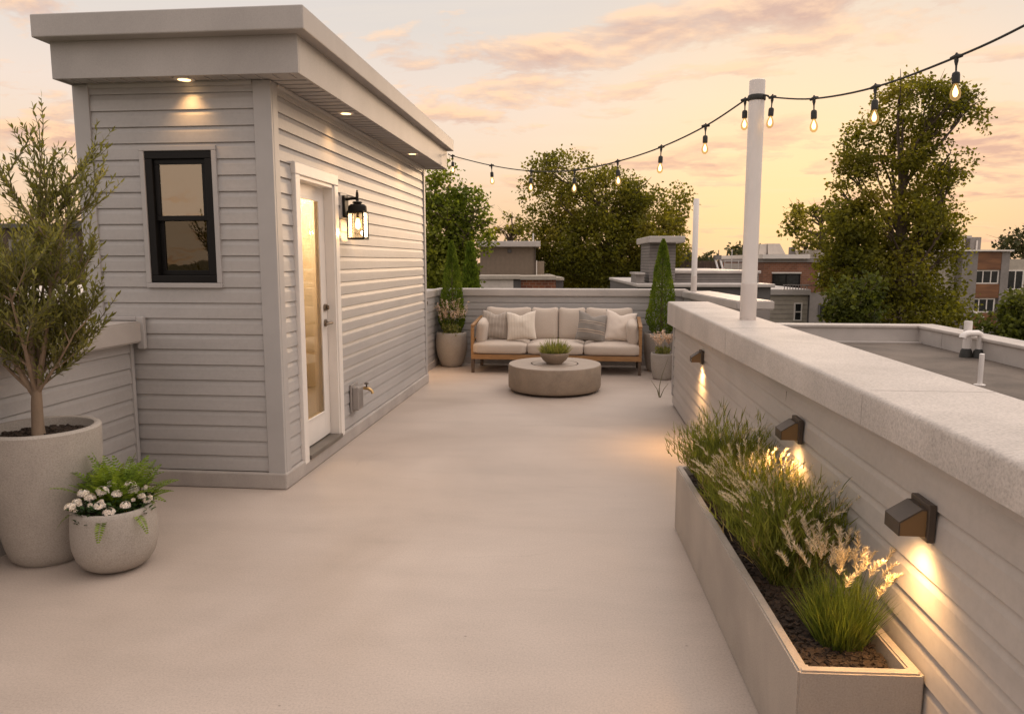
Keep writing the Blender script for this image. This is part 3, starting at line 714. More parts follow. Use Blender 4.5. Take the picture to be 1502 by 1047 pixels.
q_ = PB[-1]; PB += [q_ + Vector((0.32, -0.85, 0.28)), q_ + Vector((0.75, -2.0, 0.52)), q_ + Vector((1.35, -3.6, 0.66)), q_ + Vector((2.1, -5.6, 0.72))]
for P in (PA, PB):
    b = MB(); b.tube(smooth_pts(P), 0.0062, 6); b.build('cable', M['cable'], sl, True)
b = MB(); b.tube([PA[-1], PA[-1] + Vector((0.03, -0.03, 0.005)), PB[0]], 0.0075, 6)
b.lathe([(0.0605, -0.02), (0.064, -0.015), (0.064, 0.015), (0.0605, 0.02)], 24, (-0.005, 0, PB[0].z)); b.build('tie_band', M['cable'], sl, True)
bsock = bbulb = bfil = None
for i, p in enumerate(PA[1:9] + PB[1:5]):
    if bsock is None:
        b = MB()
        b.tube([(-0.03, 0.02, 0), (0, 0, 0.003), (0.03, -0.02, 0.0)], [0.008, 0.014, 0.008], 8)
        b.lathe([(0.004, 0.022), (0.010, 0.012), (0.012, -0.02), (0.0055, -0.045), (0.005, -0.07), (0.019, -0.077), (0.022, -0.088), (0.022, -0.128), (0.017, -0.132), (0, -0.132)], 14)
        s0 = b.build('socket', M['cable'], sl, True)
        b = MB(); b.lathe([(0.0115, -0.1325), (0.0145, -0.142), (0.026, -0.165), (0.030, -0.182), (0.026, -0.203), (0.012, -0.216), (0, -0.218)], 18); b0 = b.build('bulb', M['glass_bulb'] if 'glass_bulb' in M else M['bulb'], s0, True)
        b = MB(); b.lathe([(0.0, -0.137), (0.006, -0.150), (0.0135, -0.168), (0.0145, -0.182), (0.009, -0.196), (0, -0.199)], 12); f0 = b.build('filament', M['filament'], s0, True)
        bsock, bbulb, bfil = s0, b0, f0
        s0.location = p
        for me_ in (s0.data, b0.data, f0.data):
            for v_ in me_.vertices: v_.co.x *= 0.88; v_.co.y *= 0.88
    else:
        s1 = bsock.copy(); col.objects.link(s1); s1.parent = sl; s1.location = p; s1.rotation_euler = (random.uniform(-.06, .06), random.uniform(-.06, .06), random.uniform(-0.3, 0.3) if i < 8 else -0.4)
        for ch in (bbulb, bfil):
            c = ch.copy(); col.objects.link(c); c.parent = s1

# ------------------------------------------------------------------ planters and pots
def fill_soil(mb, inside, z, step, amp=0.012):
    """lumpy mulch: small chips over the soil surface"""
    pass
def mulch(name, pts_fn, n, parent, size=0.014):
    b = MB()
    for _ in range(n):
        x, y, z = pts_fn()
        s = size * random.uniform(0.5, 1.4)
        m4 = Matrix.Translation((x, y, z)) @ Matrix.Rotation(random.uniform(0, 6.3), 4, 'Z') @ Matrix.Rotation(random.uniform(-0.7, 0.7), 4, 'X')
        vs = [m4 @ Vector((a * s * 1.5, c * s, e * s * 0.4)) for a in (-1, 1) for c in (-1, 1) for e in (-1, 1)]
        b.add(vs, [(0, 1, 3, 2), (4, 6, 7, 5), (0, 4, 5, 1), (2, 3, 7, 6), (0, 2, 6, 4), (1, 5, 7, 3)])
    return b
PX0, PX1, PY0, PY1, PZ = 0.575, 0.943, 2.16, 4.42, 0.385
pl = thing('trough_planter', 'long pale cast-stone trough planter standing against the right wall', 'planter', (0.642, PY0, 0), 0.044)
W, L, T = PX1 - PX0, PY1 - PY0, 0.052
bm = bmesh.new(); bmesh.ops.create_cube(bm, size=1)
for v in bm.verts: v.co = Vector(((v.co.x + .5) * W, (v.co.y + .5) * L, (v.co.z + .5) * PZ))
bm.faces.ensure_lookup_table()
top = max(bm.faces, key=lambda f: f.calc_center_median().z)
r_ = bmesh.ops.inset_region(bm, faces=[top], thickness=T)
for v in top.verts: v.co.z -= 0.07
# move inset down after duplicating: extrude for vertical inner walls
for v in top.verts: v.co.z += 0.07
ex = bmesh.ops.extrude_discrete_faces(bm, faces=[top])
for f in ex['faces']:
    for v in f.verts: v.co.z -= 0.075
bmesh.ops.bevel(bm, geom=list(bm.edges), offset=0.006, segments=2, affect='EDGES')
b = MB(); b.bm(bm); b.build('trough', M['planter'], pl, True)
b = mulch('', lambda: (random.uniform(T, W - T), random.uniform(T, L - T), PZ - 0.05 + random.uniform(-0.006, 0.010)), 6000, pl, 0.0065)
b.box(T - 0.004, W - T + 0.004, T - 0.004, L - T + 0.004, PZ - 0.0735, PZ - 0.05)
b.build('mulch', M['soil'], pl)

def round_pot(name, label, loc, prof, soil_r, soil_z, n=48, m='pot', cat='pot'):
    t = thing(name, label, cat, loc)
    b = MB(); b.lathe(prof, n); b.build('vessel', M[m], t, True)
    k = int(900 * (soil_r / 0.2) ** 2)
    def pt():
        a = random.uniform(0, 6.283); r = soil_r * math.sqrt(random.random())
        return (r * math.cos(a), r * math.sin(a), soil_z + random.uniform(-0.004, 0.012))
    b = mulch('', pt, k, t, 0.008 if soil_r > 0.15 else 0.006)
    b.lathe([(0, soil_z - 0.02), (soil_r + 0.006, soil_z - 0.02), (soil_r + 0.006, soil_z), (0, soil_z)], 24)
    b.build('soil', M['soil'], t)
    return t
def pot_prof(h, rb, rt, wall=0.035, bulge=0.0, foot=0.02, lip=0.008):
    pr = [(0.0, 0.0), (rb - foot, 0.0), (rb, foot)]
    for k in range(1, 13):
        f = k / 13
        pr.append((rb + (rt - rb) * f ** 0.8 + bulge * math.sin(math.pi * f), foot + (h - foot - lip) * f))
    pr += [(rt, h - lip), (rt - lip * 0.6, h - lip * 0.2), (rt - lip, h), (rt - wall + lip, h), (rt - wall + 0.003, h - lip * 0.3), (rt - wall, h - lip), (rt - wall - 0.01, h - 0.12), (0, h - 0.121)]
    return pr
OP = (-2.905, 3.63)
bigpot = round_pot('tall_pot', 'tall tapered pale stone pot holding the olive tree by the left wall', (OP[0], OP[1], 0), pot_prof(0.725, 0.195, 0.285, 0.04, 0.016, 0.03, 0.012), 0.243, 0.665)
BO = (-2.465, 3.54)
bp = [(0, 0), (0.10, 0.0), (0.135, 0.012), (0.165, 0.035), (0.19, 0.075), (0.205, 0.13), (0.2085, 0.19), (0.205, 0.25), (0.200, 0.305), (0.197, 0.327), (0.192, 0.333), (0.178, 0.333), (0.172, 0.327), (0.172, 0.25), (0.0, 0.249)]
round_pot('round_pot', 'small rounded stone pot of ferns and white flowers beside the tall olive pot', (BO[0], BO[1], 0), bp, 0.174, 0.285)
LP = (-2.065, 11.17)
round_pot('tall_pot', 'egg-shaped pale pot left of the sofa with pink flowers and a cone shrub', (LP[0], LP[1], 0), pot_prof(0.525, 0.165, 0.228, 0.03, 0.035, 0.03, 0.01), 0.195, 0.475, 36)
RP = (1.075, 10.98)
round_pot('tall_pot', 'tall pot right of the sofa holding the other cone shrub, half hidden', (RP[0], RP[1], 0), pot_prof(0.565, 0.20, 0.252, 0.03, 0.01, 0.03, 0.01), 0.215, 0.51, 36)
SP = (1.035, 10.22)
round_pot('small_pot', 'small pale pot of pink flowers peeking past the end of the right wall', (SP[0], SP[1], 0), pot_prof(0.36, 0.13, 0.168, 0.02, 0.008, 0.015, 0.008), 0.145, 0.325, 32)

# ------------------------------------------------------------------ plant helpers
def blade(mb, p, dirv, length, width, droop, seg=4, facing=None):
    """a grass blade as a tapered bent strip"""
    p = Vector(p); d = Vector(dirv).normalized()
    side = d.cross(Vector((0, 0, 1)))
    if side.length < 0.05: side = Vector((random.uniform(-1, 1), random.uniform(-1, 1), 0))
    side.normalize(); side.rotate(Matrix.Rotation(random.uniform(-1.2, 1.2), 3, d))
    vs = []; step = length / seg
    for k in range(seg + 1):
        w = width * (1 - (k / seg) ** 2) * 0.5 + width * 0.04
        vs += [p - side * w, p + side * w]
        p = p + d * step
        d = (d + Vector((0, 0, -droop)) * (0.5 + k) / seg).normalized()
    mb.add(vs, [(2 * k, 2 * k + 1, 2 * k + 3, 2 * k + 2) for k in range(seg)])
    return p, d

def leaf(mb, p, d, nrm, length, width, fold=0.25, curl=0.15):
    d = d.normalized(); s = d.cross(nrm)
    if s.length < 1e-4: s = d.cross(Vector((0.3, 0.5, 0.8)))
    s.normalize(); n = s.cross(d)
    a = p; m1 = p + d * length * 0.33 + n * length * curl * 0.3; m2 = p + d * length * 0.68 + n * length * curl * 0.25; e = p + d * length - n * length * curl * 0.1
    w = width * 0.5; up = n * w * fold
    mb.add([a, m1 + s * w + up, m1, m1 - s * w + up, m2 + s * w * 0.85 + up, m2, m2 - s * w * 0.85 + up, e],
           [(0, 2, 1), (0, 3, 2), (1, 2, 5, 4), (2, 3, 6, 5), (4, 5, 7), (5, 6, 7)])

def rnd_dir(spread, up=1.0):
    a = random.uniform(0, 2 * math.pi); r = spread * math.sqrt(random.random())
    return Vector((math.cos(a) * r, math.sin(a) * r, up)).normalized()

# ------------------------------------------------------------------ olive tree
def olive():
    base = Vector((OP[0] - 0.02, OP[1] + 0.0, 0.65))
    t = thing('olive_tree', 'young multi-stemmed olive tree with narrow leaves in the tall pot', 'tree', base)
    tr = MB(); lf = MB(); tw = MB()
    rs = random.Random(5)
    def twig(p, d, L, nleaf):
        if p.x > 0.22 and d.x > 0: d = Vector((d.x * 0.35, d.y, d.z + 0.3)).normalized(); L *= 0.75
        pts = [p.copy()]; q = p.copy(); dd = d.copy()
        for k in range(6):
            q = q + dd * L / 6; pts.append(q.copy())
            dd = (dd + Vector((rs.uniform(-.13, .13), rs.uniform(-.13, .13), 0.07))).normalized()
        tw.tube(pts, [0.0032 * (1 - 0.6 * k / 6) for k in range(7)], 4, False)
        ph = rs.uniform(0, 3.14)
        for k in range(nleaf):
            f = (k + 0.6) / nleaf; i = min(5, int(f * 6)); r = f * 6 - i
            pp = pts[i].lerp(pts[i + 1], r); ax = (pts[i + 1] - pts[i]).normalized()
            a = ax.cross(Vector((0, 0, 1)));
            if a.length < 0.05: a = Vector((1, 0, 0))
            a.normalize(); a.rotate(Matrix.Rotation(ph + k * 1.2, 3, ax))
            for s in (1, -1):
                if rs.random() < 0.06: continue
                ld = (ax * rs.uniform(0.5, 0.9) + a * s * rs.uniform(0.55, 0.9) + Vector((0, 0, 0.15))).normalized()
                leaf(lf, pp, ld, ax * 0.6 + Vector((0, 0, .5)), rs.uniform(0.038, 0.064) * (1 - 0.3 * f), rs.uniform(0.009, 0.0135))
        ld = (pts[6] - pts[5]); leaf(lf, pts[6], ld, Vector((0.4, 0.2, 0.4)), 0.045, 0.010)
    def limb(p, d, L, r, lvl):
        n = 7; pts = [p.copy()]; q = p.copy(); dd = d.normalized()
        for k in range(n):
            q = q + dd * L / n; pts.append(q.copy())
            dd = (dd + Vector((rs.uniform(-.08, .08), rs.uniform(-.08, .08), 0.035)) - Vector((q.x, q.y, 0)) * 0.07).normalized()
        tr.tube(pts, [r * (1 - 0.72 * k / n) for k in range(n + 1)], 8 if lvl == 0 else 5, False)
        for k in range(1, n + 1):
            cnt = (2 if lvl == 0 else rs.choice((1, 2, 2)))
            if lvl == 0 and k < 3: cnt = 1
            for _ in range(cnt):
                a = rs.uniform(0, 6.283)
                out = Vector((math.cos(a), math.sin(a), rs.uniform(0.1, 0.8)))
                dd2 = ((pts[k] - pts[k - 1]).normalized() * 0.6 + out * 0.8).normalized()
                if lvl == 0 and rs.random() < 0.62:
                    limb(pts[k], dd2, L * rs.uniform(0.28, 0.45), r * 0.42, 1)
                else:
                    twig(pts[k], dd2, rs.uniform(0.15, 0.29), rs.randint(7, 9))
        twig(pts[-1], dd, rs.uniform(0.24, 0.32), 9)
    z = Vector((0, 0, 0))
    tr.tube([z, (0.0, 0.0, 0.1), (0.004, 0, 0.2), (0.01, 0.0, 0.27)], [0.036, 0.030, 0.028, 0.024], 10, False)
    tip = Vector((0.008, 0, 0.22))
    limb(tip, Vector((-0.10, 0.06, 1)), 1.02, 0.020, 0)
    limb(tip, Vector((0.20, 0.02, 1)), 0.84, 0.017, 0)
    limb(tip, Vector((-0.55, -0.05, 1)), 0.92, 0.017, 0)
    limb(tip + Vector((0, 0, 0.04)), Vector((-0.05, 0.3, 1)), 0.80, 0.014, 0)
    limb(tip + Vector((0, 0, 0.02)), Vector((0.15, -0.45, 1)), 0.66, 0.013, 0)
    limb(tip + Vector((0, 0, 0.02)), Vector((0.60, -0.1, 0.80)), 0.42, 0.011, 0)
    limb(tip + Vector((0, 0, 0.02)), Vector((-0.85, 0.05, 0.7)), 0.62, 0.010, 0)
    tr.build('trunk', M['bark_pale'], t, True); tw.build('twig', M['twig'], t, True, fix=False); lf.build('foliage', M['olive_leaf'], t, False, fix=False)
olive()

# ------------------------------------------------------------------ planter grasses
def grass_clump(x, y, label, n, h, spread, w=0.0045, plumes=0, ph=0.3, droop=0.18, m='grass', pm='plume', name='ornamental_grass', z=PZ - 0.05, base_r=0.05, plume_side=None, group='ornamental grasses in the trough planter', bushy=False, group_cat='grass plant'):
    t = thing(name, label, group_cat, (x, y, z), 0, group)
    b = MB(); pb = MB()
    for _ in range(n):
        a = random.uniform(0, 6.283); r = base_r * math.sqrt(random.random())
        d = rnd_dir(spread)
        L = h * random.uniform(0.55, 1.08)
        blade(b, (r * math.cos(a), r * math.sin(a), 0), (d.x + math.cos(a) * r * 4, d.y + math.sin(a) * r * 4, 1), L, w * random.uniform(0.7, 1.2), droop * random.uniform(0.4, 1.5))
        if bushy and random.random() < 0.6:
            # leafy side blades along the stem
            for k in range(3):
                f = random.uniform(0.3, 0.85)
                p = Vector((r * math.cos(a), r * math.sin(a), 0)) + Vector((d.x, d.y, 1)).normalized() * L * f
                d2 = rnd_dir(1.1); blade(b, p, d2, random.uniform(0.05, 0.11), w * 1.25, 0.5, 3)
    for _ in range(plumes):
        d = rnd_dir(spread * 1.0)
        if plume_side: d = (d + Vector(plume_side) * random.uniform(0.1, 0.7)).normalized()
        st = MB()
        p, dd = blade(b, (random.uniform(-1, 1) * base_r, random.uniform(-1, 1) * base_r, 0), d, h * random.uniform(0.82, 1.1), 0.0028, 0.06, 4)
        L = random.uniform(0.07, 0.13) * ph / 0.3
        # feathery head: many fine short bristles along an axis
        for k in range(70):
            f = k / 69
            ax = dd + Vector((0, 0, -0.25 * f)); q = p + ax * (f * L - 0.012)
            s = rnd_dir(1.0, random.uniform(-0.2, 0.5)); bd = (dd * 0.8 + s * 0.75).normalized()
            rr = (0.016 + 0.010 * math.sin(math.pi * min(1, f * 1.05 + 0.1))) * ph / 0.3
            blade(pb, q, bd, rr * random.uniform(0.6, 1.25), 0.0026, 0.1, 2)
    b.build('blades', M[m], t, False, fix=False)
    if plumes: pb.build('plume', M[pm], t, False, fix=False)
    return t
grass_clump(0.85, 2.44, 'nearest upright green grass in the trough, with feathery cream plumes', 900, 0.26, 0.52, 0.0032, 40, 0.27, 0.28, base_r=0.075)
def wispy(x, y, label, n, h, spread, plumes, seedv):
    t = thing('ornamental_grass', label, 'grass plant', (x, y, PZ - 0.05), 0, 'ornamental grasses in the trough planter')
    b = MB(); dead = MB(); pb = MB()
    for _ in range(n):
        d = rnd_dir(spread); a = random.uniform(0, 6.283); r = 0.085 * math.sqrt(random.random())
        p0 = Vector((r * math.cos(a), r * math.sin(a), 0)); L = h * random.uniform(0.6, 1.1) * (1.1 - 0.35 * (d.x * d.x + d.y * d.y) ** 0.5)
        tgt = dead if random.random() < 0.10 else b
        p, dd = blade(tgt, p0, d, L, 0.0026, random.uniform(0.08, 0.3), 4)
        for k in range(8):
            f = random.uniform(0.25, 1.0); q = p0.lerp(p, f) + Vector((0, 0, 0.10 * L * math.sin(math.pi * f) * 0.5))
            s2 = rnd_dir(1.0, 0.6); blade(tgt, q, (d * 0.9 + s2 * 0.75), random.uniform(0.035, 0.085), 0.0040, random.uniform(0.1, 0.7), 3)
    for _ in range(plumes):
        d = rnd_dir(spread * 0.95); p, dd = blade(b, (random.uniform(-.05, .05), random.uniform(-.05, .05), 0), d, h * random.uniform(0.8, 1.12), 0.0022, 0.08, 4)
        L = random.uniform(0.045, 0.085)
        for k in range(34):
            f = k / 33; q = p + (dd + Vector((0, 0, -0.3 * f))) * (f * L - 0.01); s2 = rnd_dir(1.0, random.uniform(-0.2, 0.5))
            blade(pb, q, (dd * 0.8 + s2 * 0.7), random.uniform(0.008, 0.018), 0.0022, 0.1, 2)
    b.add(dead.v, dead.f) if False else None
    b.build('blades', M['wispy'], t, False, fix=False); dead.build('dry_blades', M['drygrass'], t, False, fix=False); pb.build('plume', M['plume'], t, False, fix=False)
wispy(0.80, 2.93, 'big bushy olive-green grass, second from the near end of the trough', 820, 0.32, 0.78, 80, 1)
wispy(0.77, 3.42, 'bushy grass dotted with many small beige plumes, third from the near end', 680, 0.29, 0.78, 130, 2)
wispy(0.745, 3.98, 'wide wispy green grass at the far end of the trough', 860, 0.35, 0.85, 40, 3)

# ------------------------------------------------------------------ fern and flowers in the round pot
def fern_pot():
    t = thing('fern', 'bright green fern spilling from the back of the round pot', 'fern', (BO[0] + 0.0, BO[1], 0.285))
    b = MB()
    for i in range(105):
        a = random.uniform(0, 6.283); 
        p = Vector((random.uniform(-0.09, 0.09), random.uniform(-0.02, 0.12), 0))
        d = Vector((math.cos(a) * random.uniform(0.2, 1.0), math.sin(a) * random.uniform(0.1, 0.8) + 0.15, random.uniform(0.8, 1.6))).normalized()
        L = random.uniform(0.19, 0.35); n = 19
        q = p.copy(); dd = d.copy()
        for k in range(n):
            q2 = q + dd * L / n; s = dd.cross(Vector((0, 0, 1)))
            if s.length < 0.05: s = Vector((1, 0, 0))
            s.normalize()
            up = s.cross(dd)
            w = 0.05 * math.sin(math.pi * (0.12 + 0.85 * (k / n))) 
            if k > 2:
                for sg in (1, -1):
                    leaf(b, q, (s * sg + dd * 0.45), up, max(0.008, w), 0.0115, 0.1, -0.1)
            b.add([q - s * 0.0012, q + s * 0.0012, q2 + s * 0.001, q2 - s * 0.001], [(0, 1, 2, 3)])
            q = q2; dd = (dd + Vector((0, 0, -0.075))).normalized()
    for a, L in ((-1.25, 0.2), (-2.6, 0.2), (-0.4, 0.2)):   # fronds over the rim
        q = Vector((math.cos(a) * 0.12, math.sin(a) * 0.12, 0.01)); dd = Vector((math.cos(a), math.sin(a), 0.7)).normalized(); n = 16
        for k in range(n):
            q2 = q + dd * L / n; s = dd.cross(Vector((math.cos(a), math.sin(a), 0.5))); s.normalize(); up = s.cross(dd)
            for sg in (1, -1): leaf(b, q, (s * sg + dd * 0.45), up, 0.03 * math.sin(math.pi * (0.15 + 0.8 * k / n)), 0.009, 0.1, -0.1)
            q = q2; dd = (dd + Vector((math.cos(a) * 0.02, math.sin(a) * 0.02, -0.17))).normalized()
    b.build('frond', M['fern'], t, False, fix=False)
    t = thing('white_flowers', 'cluster of small white blooms along the front of the round pot', 'flowers', (BO[0], BO[1], 0.285))
    b = MB(); f = MB(); fw = Vector((0.57, -0.82, 0)); sd = Vector((0.82, 0.57, 0))
    for i in range(330):
        p = sd * random.uniform(-0.20, 0.19) + fw * random.uniform(-0.02, 0.16) 
        if p.length > 0.2: p *= 0.2 / p.length
        p = p + Vector((0, 0, random.uniform(0.0, 0.09)))
        leaf(b, p, rnd_dir(1.6, 0.5), Vector((0, 0, 1)), random.uniform(0.022, 0.04), random.uniform(0.012, 0.02))
    heads = [(-0.19, 0.10, 0.09), (-0.13, 0.02, 0.13), (-0.06, 0.13, 0.085), (-0.045, 0.05, 0.135), (0.02, 0.08, 0.12), (0.055, 0.15, 0.075), (0.085, 0.02, 0.14), (0.13, 0.10, 0.10), (0.10, 0.05, 0.12), (-0.10, 0.06, 0.115), (0.15, 0.03, 0.12), (0.0, 0.0, 0.15), (-0.16, 0.06, 0.10), (0.16, 0.09, 0.07), (-0.02, 0.155, 0.05)]
    heads += [(random.uniform(-0.19, 0.18), random.uniform(-0.01, 0.15), random.uniform(0.06, 0.13)) for _ in range(14)]
    for i, (a, c, z) in enumerate(heads):
        cpos = sd * a + fw * c + Vector((0, 0, z)); R0 = random.uniform(0.018, 0.031) if i < 15 else random.uniform(0.004, 0.010)
        for k in range(int(10 + R0 * 900)):
            d = rnd_dir(1.5, random.uniform(0.1, 1)); d = (d + fw * 0.5).normalized(); p = cpos + d * R0
            s = d.cross(Vector((0.3, 0.2, 0.9))).normalized(); u = s.cross(d)
            for j in range(5):   # five petals
                w = j * 1.2566; e = s * math.cos(w) + u * math.sin(w); e2 = s * math.cos(w + 0.6) + u * math.sin(w + 0.6); e3 = s * math.cos(w - 0.6) + u * math.sin(w - 0.6)
                f.add([p, p + e2 * 0.0065 + d * 0.001, p + e * 0.0105 + d * 0.002, p + e3 * 0.0065 + d * 0.001], [(0, 1, 2, 3)])
    b.build('foliage', M['darkleaf'], t, False, fix=False); f.build('bloom', M['whiteflower'], t, False, fix=False)
fern_pot()

def pink_flowers(x, y, z, label, n, h, spread, rad):
    t = thing('pink_flowers', label, 'flowers', (x, y, z))
    b = MB(); f = MB()
    for _ in range(n * 5):
        p = Vector((random.uniform(-1, 1), random.uniform(-1, 1), 0)) * rad * 0.75
        leaf(b, p + Vector((0, 0, random.uniform(0, h * 0.4))), rnd_dir(1.0), Vector((0, 0, 1)), random.uniform(0.03, 0.06), 0.014)
    for _ in range(n):
        d = rnd_dir(spread); p = Vector((random.uniform(-1, 1), random.uniform(-1, 1), 0)) * rad * 0.5
        q, dd = blade(b, p, d, h * random.uniform(0.5, 0.9), 0.003, 0.05, 3)
        for k in range(22):
            c = q + dd * (k / 22) * h * 0.3 + rnd_dir(1.5, random.uniform(-1, 1)) * 0.012
            leaf(f, c, rnd_dir(1.5, random.uniform(-.5, 1)), Vector((0, 0, 1)), 0.021, 0.013)
    b.build('foliage', M['succulent'], t, False, fix=False); f.build('bloom', M['pink'], t, False, fix=False)
pink_flowers(LP[0] + 0.02, LP[1] - 0.10, 0.475, 'spiky pale pink blooms in the egg-shaped pot left of the sofa', 70, 0.40, 0.55, 0.17)
pink_flowers(SP[0] - 0.01, SP[1] - 0.02, 0.325, 'spiky pink blooms in the small pot at the right wall end', 44, 0.24, 0.6, 0.12)

def thuja(x, y, z, h, r, label, n=11000, name='cone_shrub', size=0.036, m='thuja', group='cone shrubs'):
    t = thing(name, label, 'shrub', (x, y, z), 0, group)
    tr = MB(); tr.tube([(0, 0, 0), (0, 0, 0.3 * h), (0, 0, 0.9 * h)], [r * 0.12, r * 0.09, 0.004], 8); tr.build('trunk', M['bark'], t, True)
    b = MB()
    for _ in range(n):
        f = random.random() ** 0.85
        env = r * min(1.0, (1 - f) ** 0.66 * 1.12) * (0.62 + 0.38 * min(1, f / 0.12))
        a = random.uniform(0, 6.283)
        lump = 1 + 0.13 * noise.noise(Vector((math.cos(a) * 1.6, math.sin(a) * 1.6, f * 7 + x)))
        rr = env * lump * (0.55 + 0.45 * random.random() ** 0.5)
        p = Vector((rr * math.cos(a), rr * math.sin(a), 0.03 * h + f * h * 0.95))
        d = Vector((math.cos(a) * 0.55 + random.uniform(-.3, .3), math.sin(a) * 0.55 + random.uniform(-.3, .3), 1.0)).normalized()
        L = size * random.uniform(0.6, 1.3) * (0.7 + 0.3 * (1 - f))
        s = d.cross(Vector((random.uniform(-1, 1), random.uniform(-1, 1), 0.2))).normalized() * L * 0.22
        b.add([p, p + d * L * 0.5 + s, p + d * L, p + d * L * 0.5 - s], [(0, 1, 2, 3)])
    for _ in range(24):  # whippy leader shoots
        a = random.uniform(0, 6.283); f = random.uniform(0.85, 1.0)
        blade(b, (0.012 * math.cos(a), 0.012 * math.sin(a), f * h * 0.90), (0.12 * math.cos(a), 0.12 * math.sin(a), 1), 0.09 * h / 1.4, 0.01, 0.02, 2)
    b.build('foliage', M[m], t, False, fix=False)
thuja(LP[0] - 0.0, LP[1] + 0.09, 0.46, 1.46, 0.205, 'narrow dark green cone shrub in the egg-shaped pot left of the sofa')
thuja(RP[0] + 0.0, RP[1] + 0.0, 0.50, 1.43, 0.215, 'narrow dark green cone shrub in the pot right of the sofa')

# dry sprig growing by the right wall end
t = thing('dry_sprig', 'thin dry stems sprouting from the floor near the end of the right wall', 'weed', (0.86, 8.80, 0))
b = MB()
for pts in ([(0, 0, 0), (-0.03, 0.0, 0.10), (-0.10, 0.02, 0.20)], [(0, 0, 0), (0.0, 0.02, 0.13), (0.03, 0.05, 0.26), (0.10, 0.08, 0.46)], [(0.01, 0, 0), (0.05, 0, 0.10), (0.10, 0.0, 0.17)], [(0, 0, 0), (-0.012, 0, 0.06), (-0.015, 0.01, 0.11)]):
    b.tube(pts, [0.006 - 0.0045 * k / (len(pts) - 1) for k in range(len(pts))], 5)
b.build('stem', M['twig'], t, True)

# ------------------------------------------------------------------ sofa
SO = thing('outdoor_sofa', 'three-seat outdoor sofa with oatmeal cushions and a teak frame against the far wall', 'sofa', (-0.45, 10.48, 0), R(-1.6))
HW, DP = 1.215, 0.84
def cushion(mb, x0, x1, y0, y1, z0, z1, r=0.045, puff=(0, 0, 0.02), M4=None, n=7, crease=0.004):
    c = Vector(((x0 + x1) / 2, (y0 + y1) / 2, (z0 + z1) / 2)); hx, hy, hz = (x1 - x0) / 2, (y1 - y0) / 2, (z1 - z0) / 2
    bm = bmesh.new(); bmesh.ops.create_cube(bm, size=2); bmesh.ops.subdivide_edges(bm, edges=bm.edges, cuts=n, use_grid_fill=True)
    sd = random.uniform(0, 50)
    for v in bm.verts:
        u = v.co.copy()
        p = Vector((u.x * hx, u.y * hy, u.z * hz))
        inner = Vector((max(-hx + r, min(hx - r, p.x)), max(-hy + r, min(hy - r, p.y)), max(-hz + r, min(hz - r, p.z))))
        q = p - inner
        if q.length > 1e-6: p = inner + q.normalized() * r
        fx, fy, fz = 1 - u.x ** 2, 1 - u.y ** 2, 1 - u.z ** 2
        p.x += math.copysign(puff[0], u.x) * fy * fz * (abs(u.x) > 0.99); p.y += math.copysign(puff[1], u.y) * fx * fz * (abs(u.y) > 0.99); p.z += math.copysign(puff[2], u.z) * fx * fy * (abs(u.z) > 0.99)
        nz = noise.noise_vector(p * 5 + Vector((sd, 0, 0))) * crease
        v.co = c + p + nz
    mb.bm(bm, M4); return mb
b = MB()
b.box(-HW, HW, 0.0, 0.05, 0.20, 0.272, 0.006); b.box(-HW, HW, DP - 0.05, DP, 0.20, 0.272, 0.006)
b.box(-HW, -HW + 0.05, 0.0502, DP - 0.0502, 0.20, 0.27, 0.006); b.box(HW - 0.05, HW, 0.0502, DP - 0.0502, 0.20, 0.27, 0.006)
for k in range(9): b.box(-HW + 0.15 + k * 0.26, -HW + 0.23 + k * 0.26, 0.0505, DP - 0.0505, 0.235, 0.262)
b.build('seat_frame', M['teak'], SO)
for s in (-1, 1):
    b = MB(); x0 = s * HW - (0.045 if s > 0 else 0)
    b.box(x0, x0 + 0.045, 0.0, 0.05, 0.2725, 0.66, 0.008); b.box(x0, x0 + 0.045, DP - 0.05, DP, 0.2725, 0.74, 0.008)
    b.prism([(0.02, 0.66), (0.02, 0.69), (DP, 0.77), (DP, 0.74)], (0, 1, 0), (0, 0, 1), (1, 0, 0), (x0 - 0.002, 0, 0.002), 0.049)
    b.box(x0 + 0.008, x0 + 0.037, 0.051, DP - 0.051, 0.45, 0.49, 0.004)
    b.build('arm_frame', M['teak'], SO)
    for yy in (0.012, DP - 0.06):
        b = MB(); b.prism([(0.0, 0.0), (0.04, 0.0), (0.048, 0.1995), (-0.003, 0.1995)], (1, 0, 0), (0, 0, 1), (0, 1, 0), (s * (HW - 0.025) - 0.022, yy, 0), 0.042); b.build('leg', M['darkwood'], SO)
    # arm cushion
    b = MB(); xc = s * (HW - 0.115)
    m4 = Matrix.Translation((xc, 0.42, 0.45)) @ Matrix.Rotation(R(7), 4, 'X') @ Matrix.Rotation(R(-6 * s), 4, 'Y')
    cushion(b, -0.07, 0.07, -0.34, 0.33, -0.02, 0.325, 0.05, (0.02, 0.01, 0.015), m4); b.build('arm_cushion', M['cushion'], SO, 'all')
b = MB(); b.box(-HW + 0.046, HW - 0.046, DP - 0.045, DP - 0.01, 0.62, 0.70, 0.006); b.box(-HW + 0.046, HW - 0.046, DP - 0.045, DP - 0.01, 0.40, 0.45, 0.006); b.build('back_rail', M['teak'], SO)
xs = [-HW + 0.02, -0.405, 0.402, HW - 0.02]
for a, c in zip(xs[:-1], xs[1:]):
    b = MB(); cushion(b, a + 0.004, c - 0.004, -0.015, 0.70, 0.275, 0.435, 0.045, (0.008, 0.012, 0.028)); o = b.build('seat_cushion', M['cushion'], SO, 'all')
xb = [-1.105, -0.41, 0.0, 0.405, 1.10]
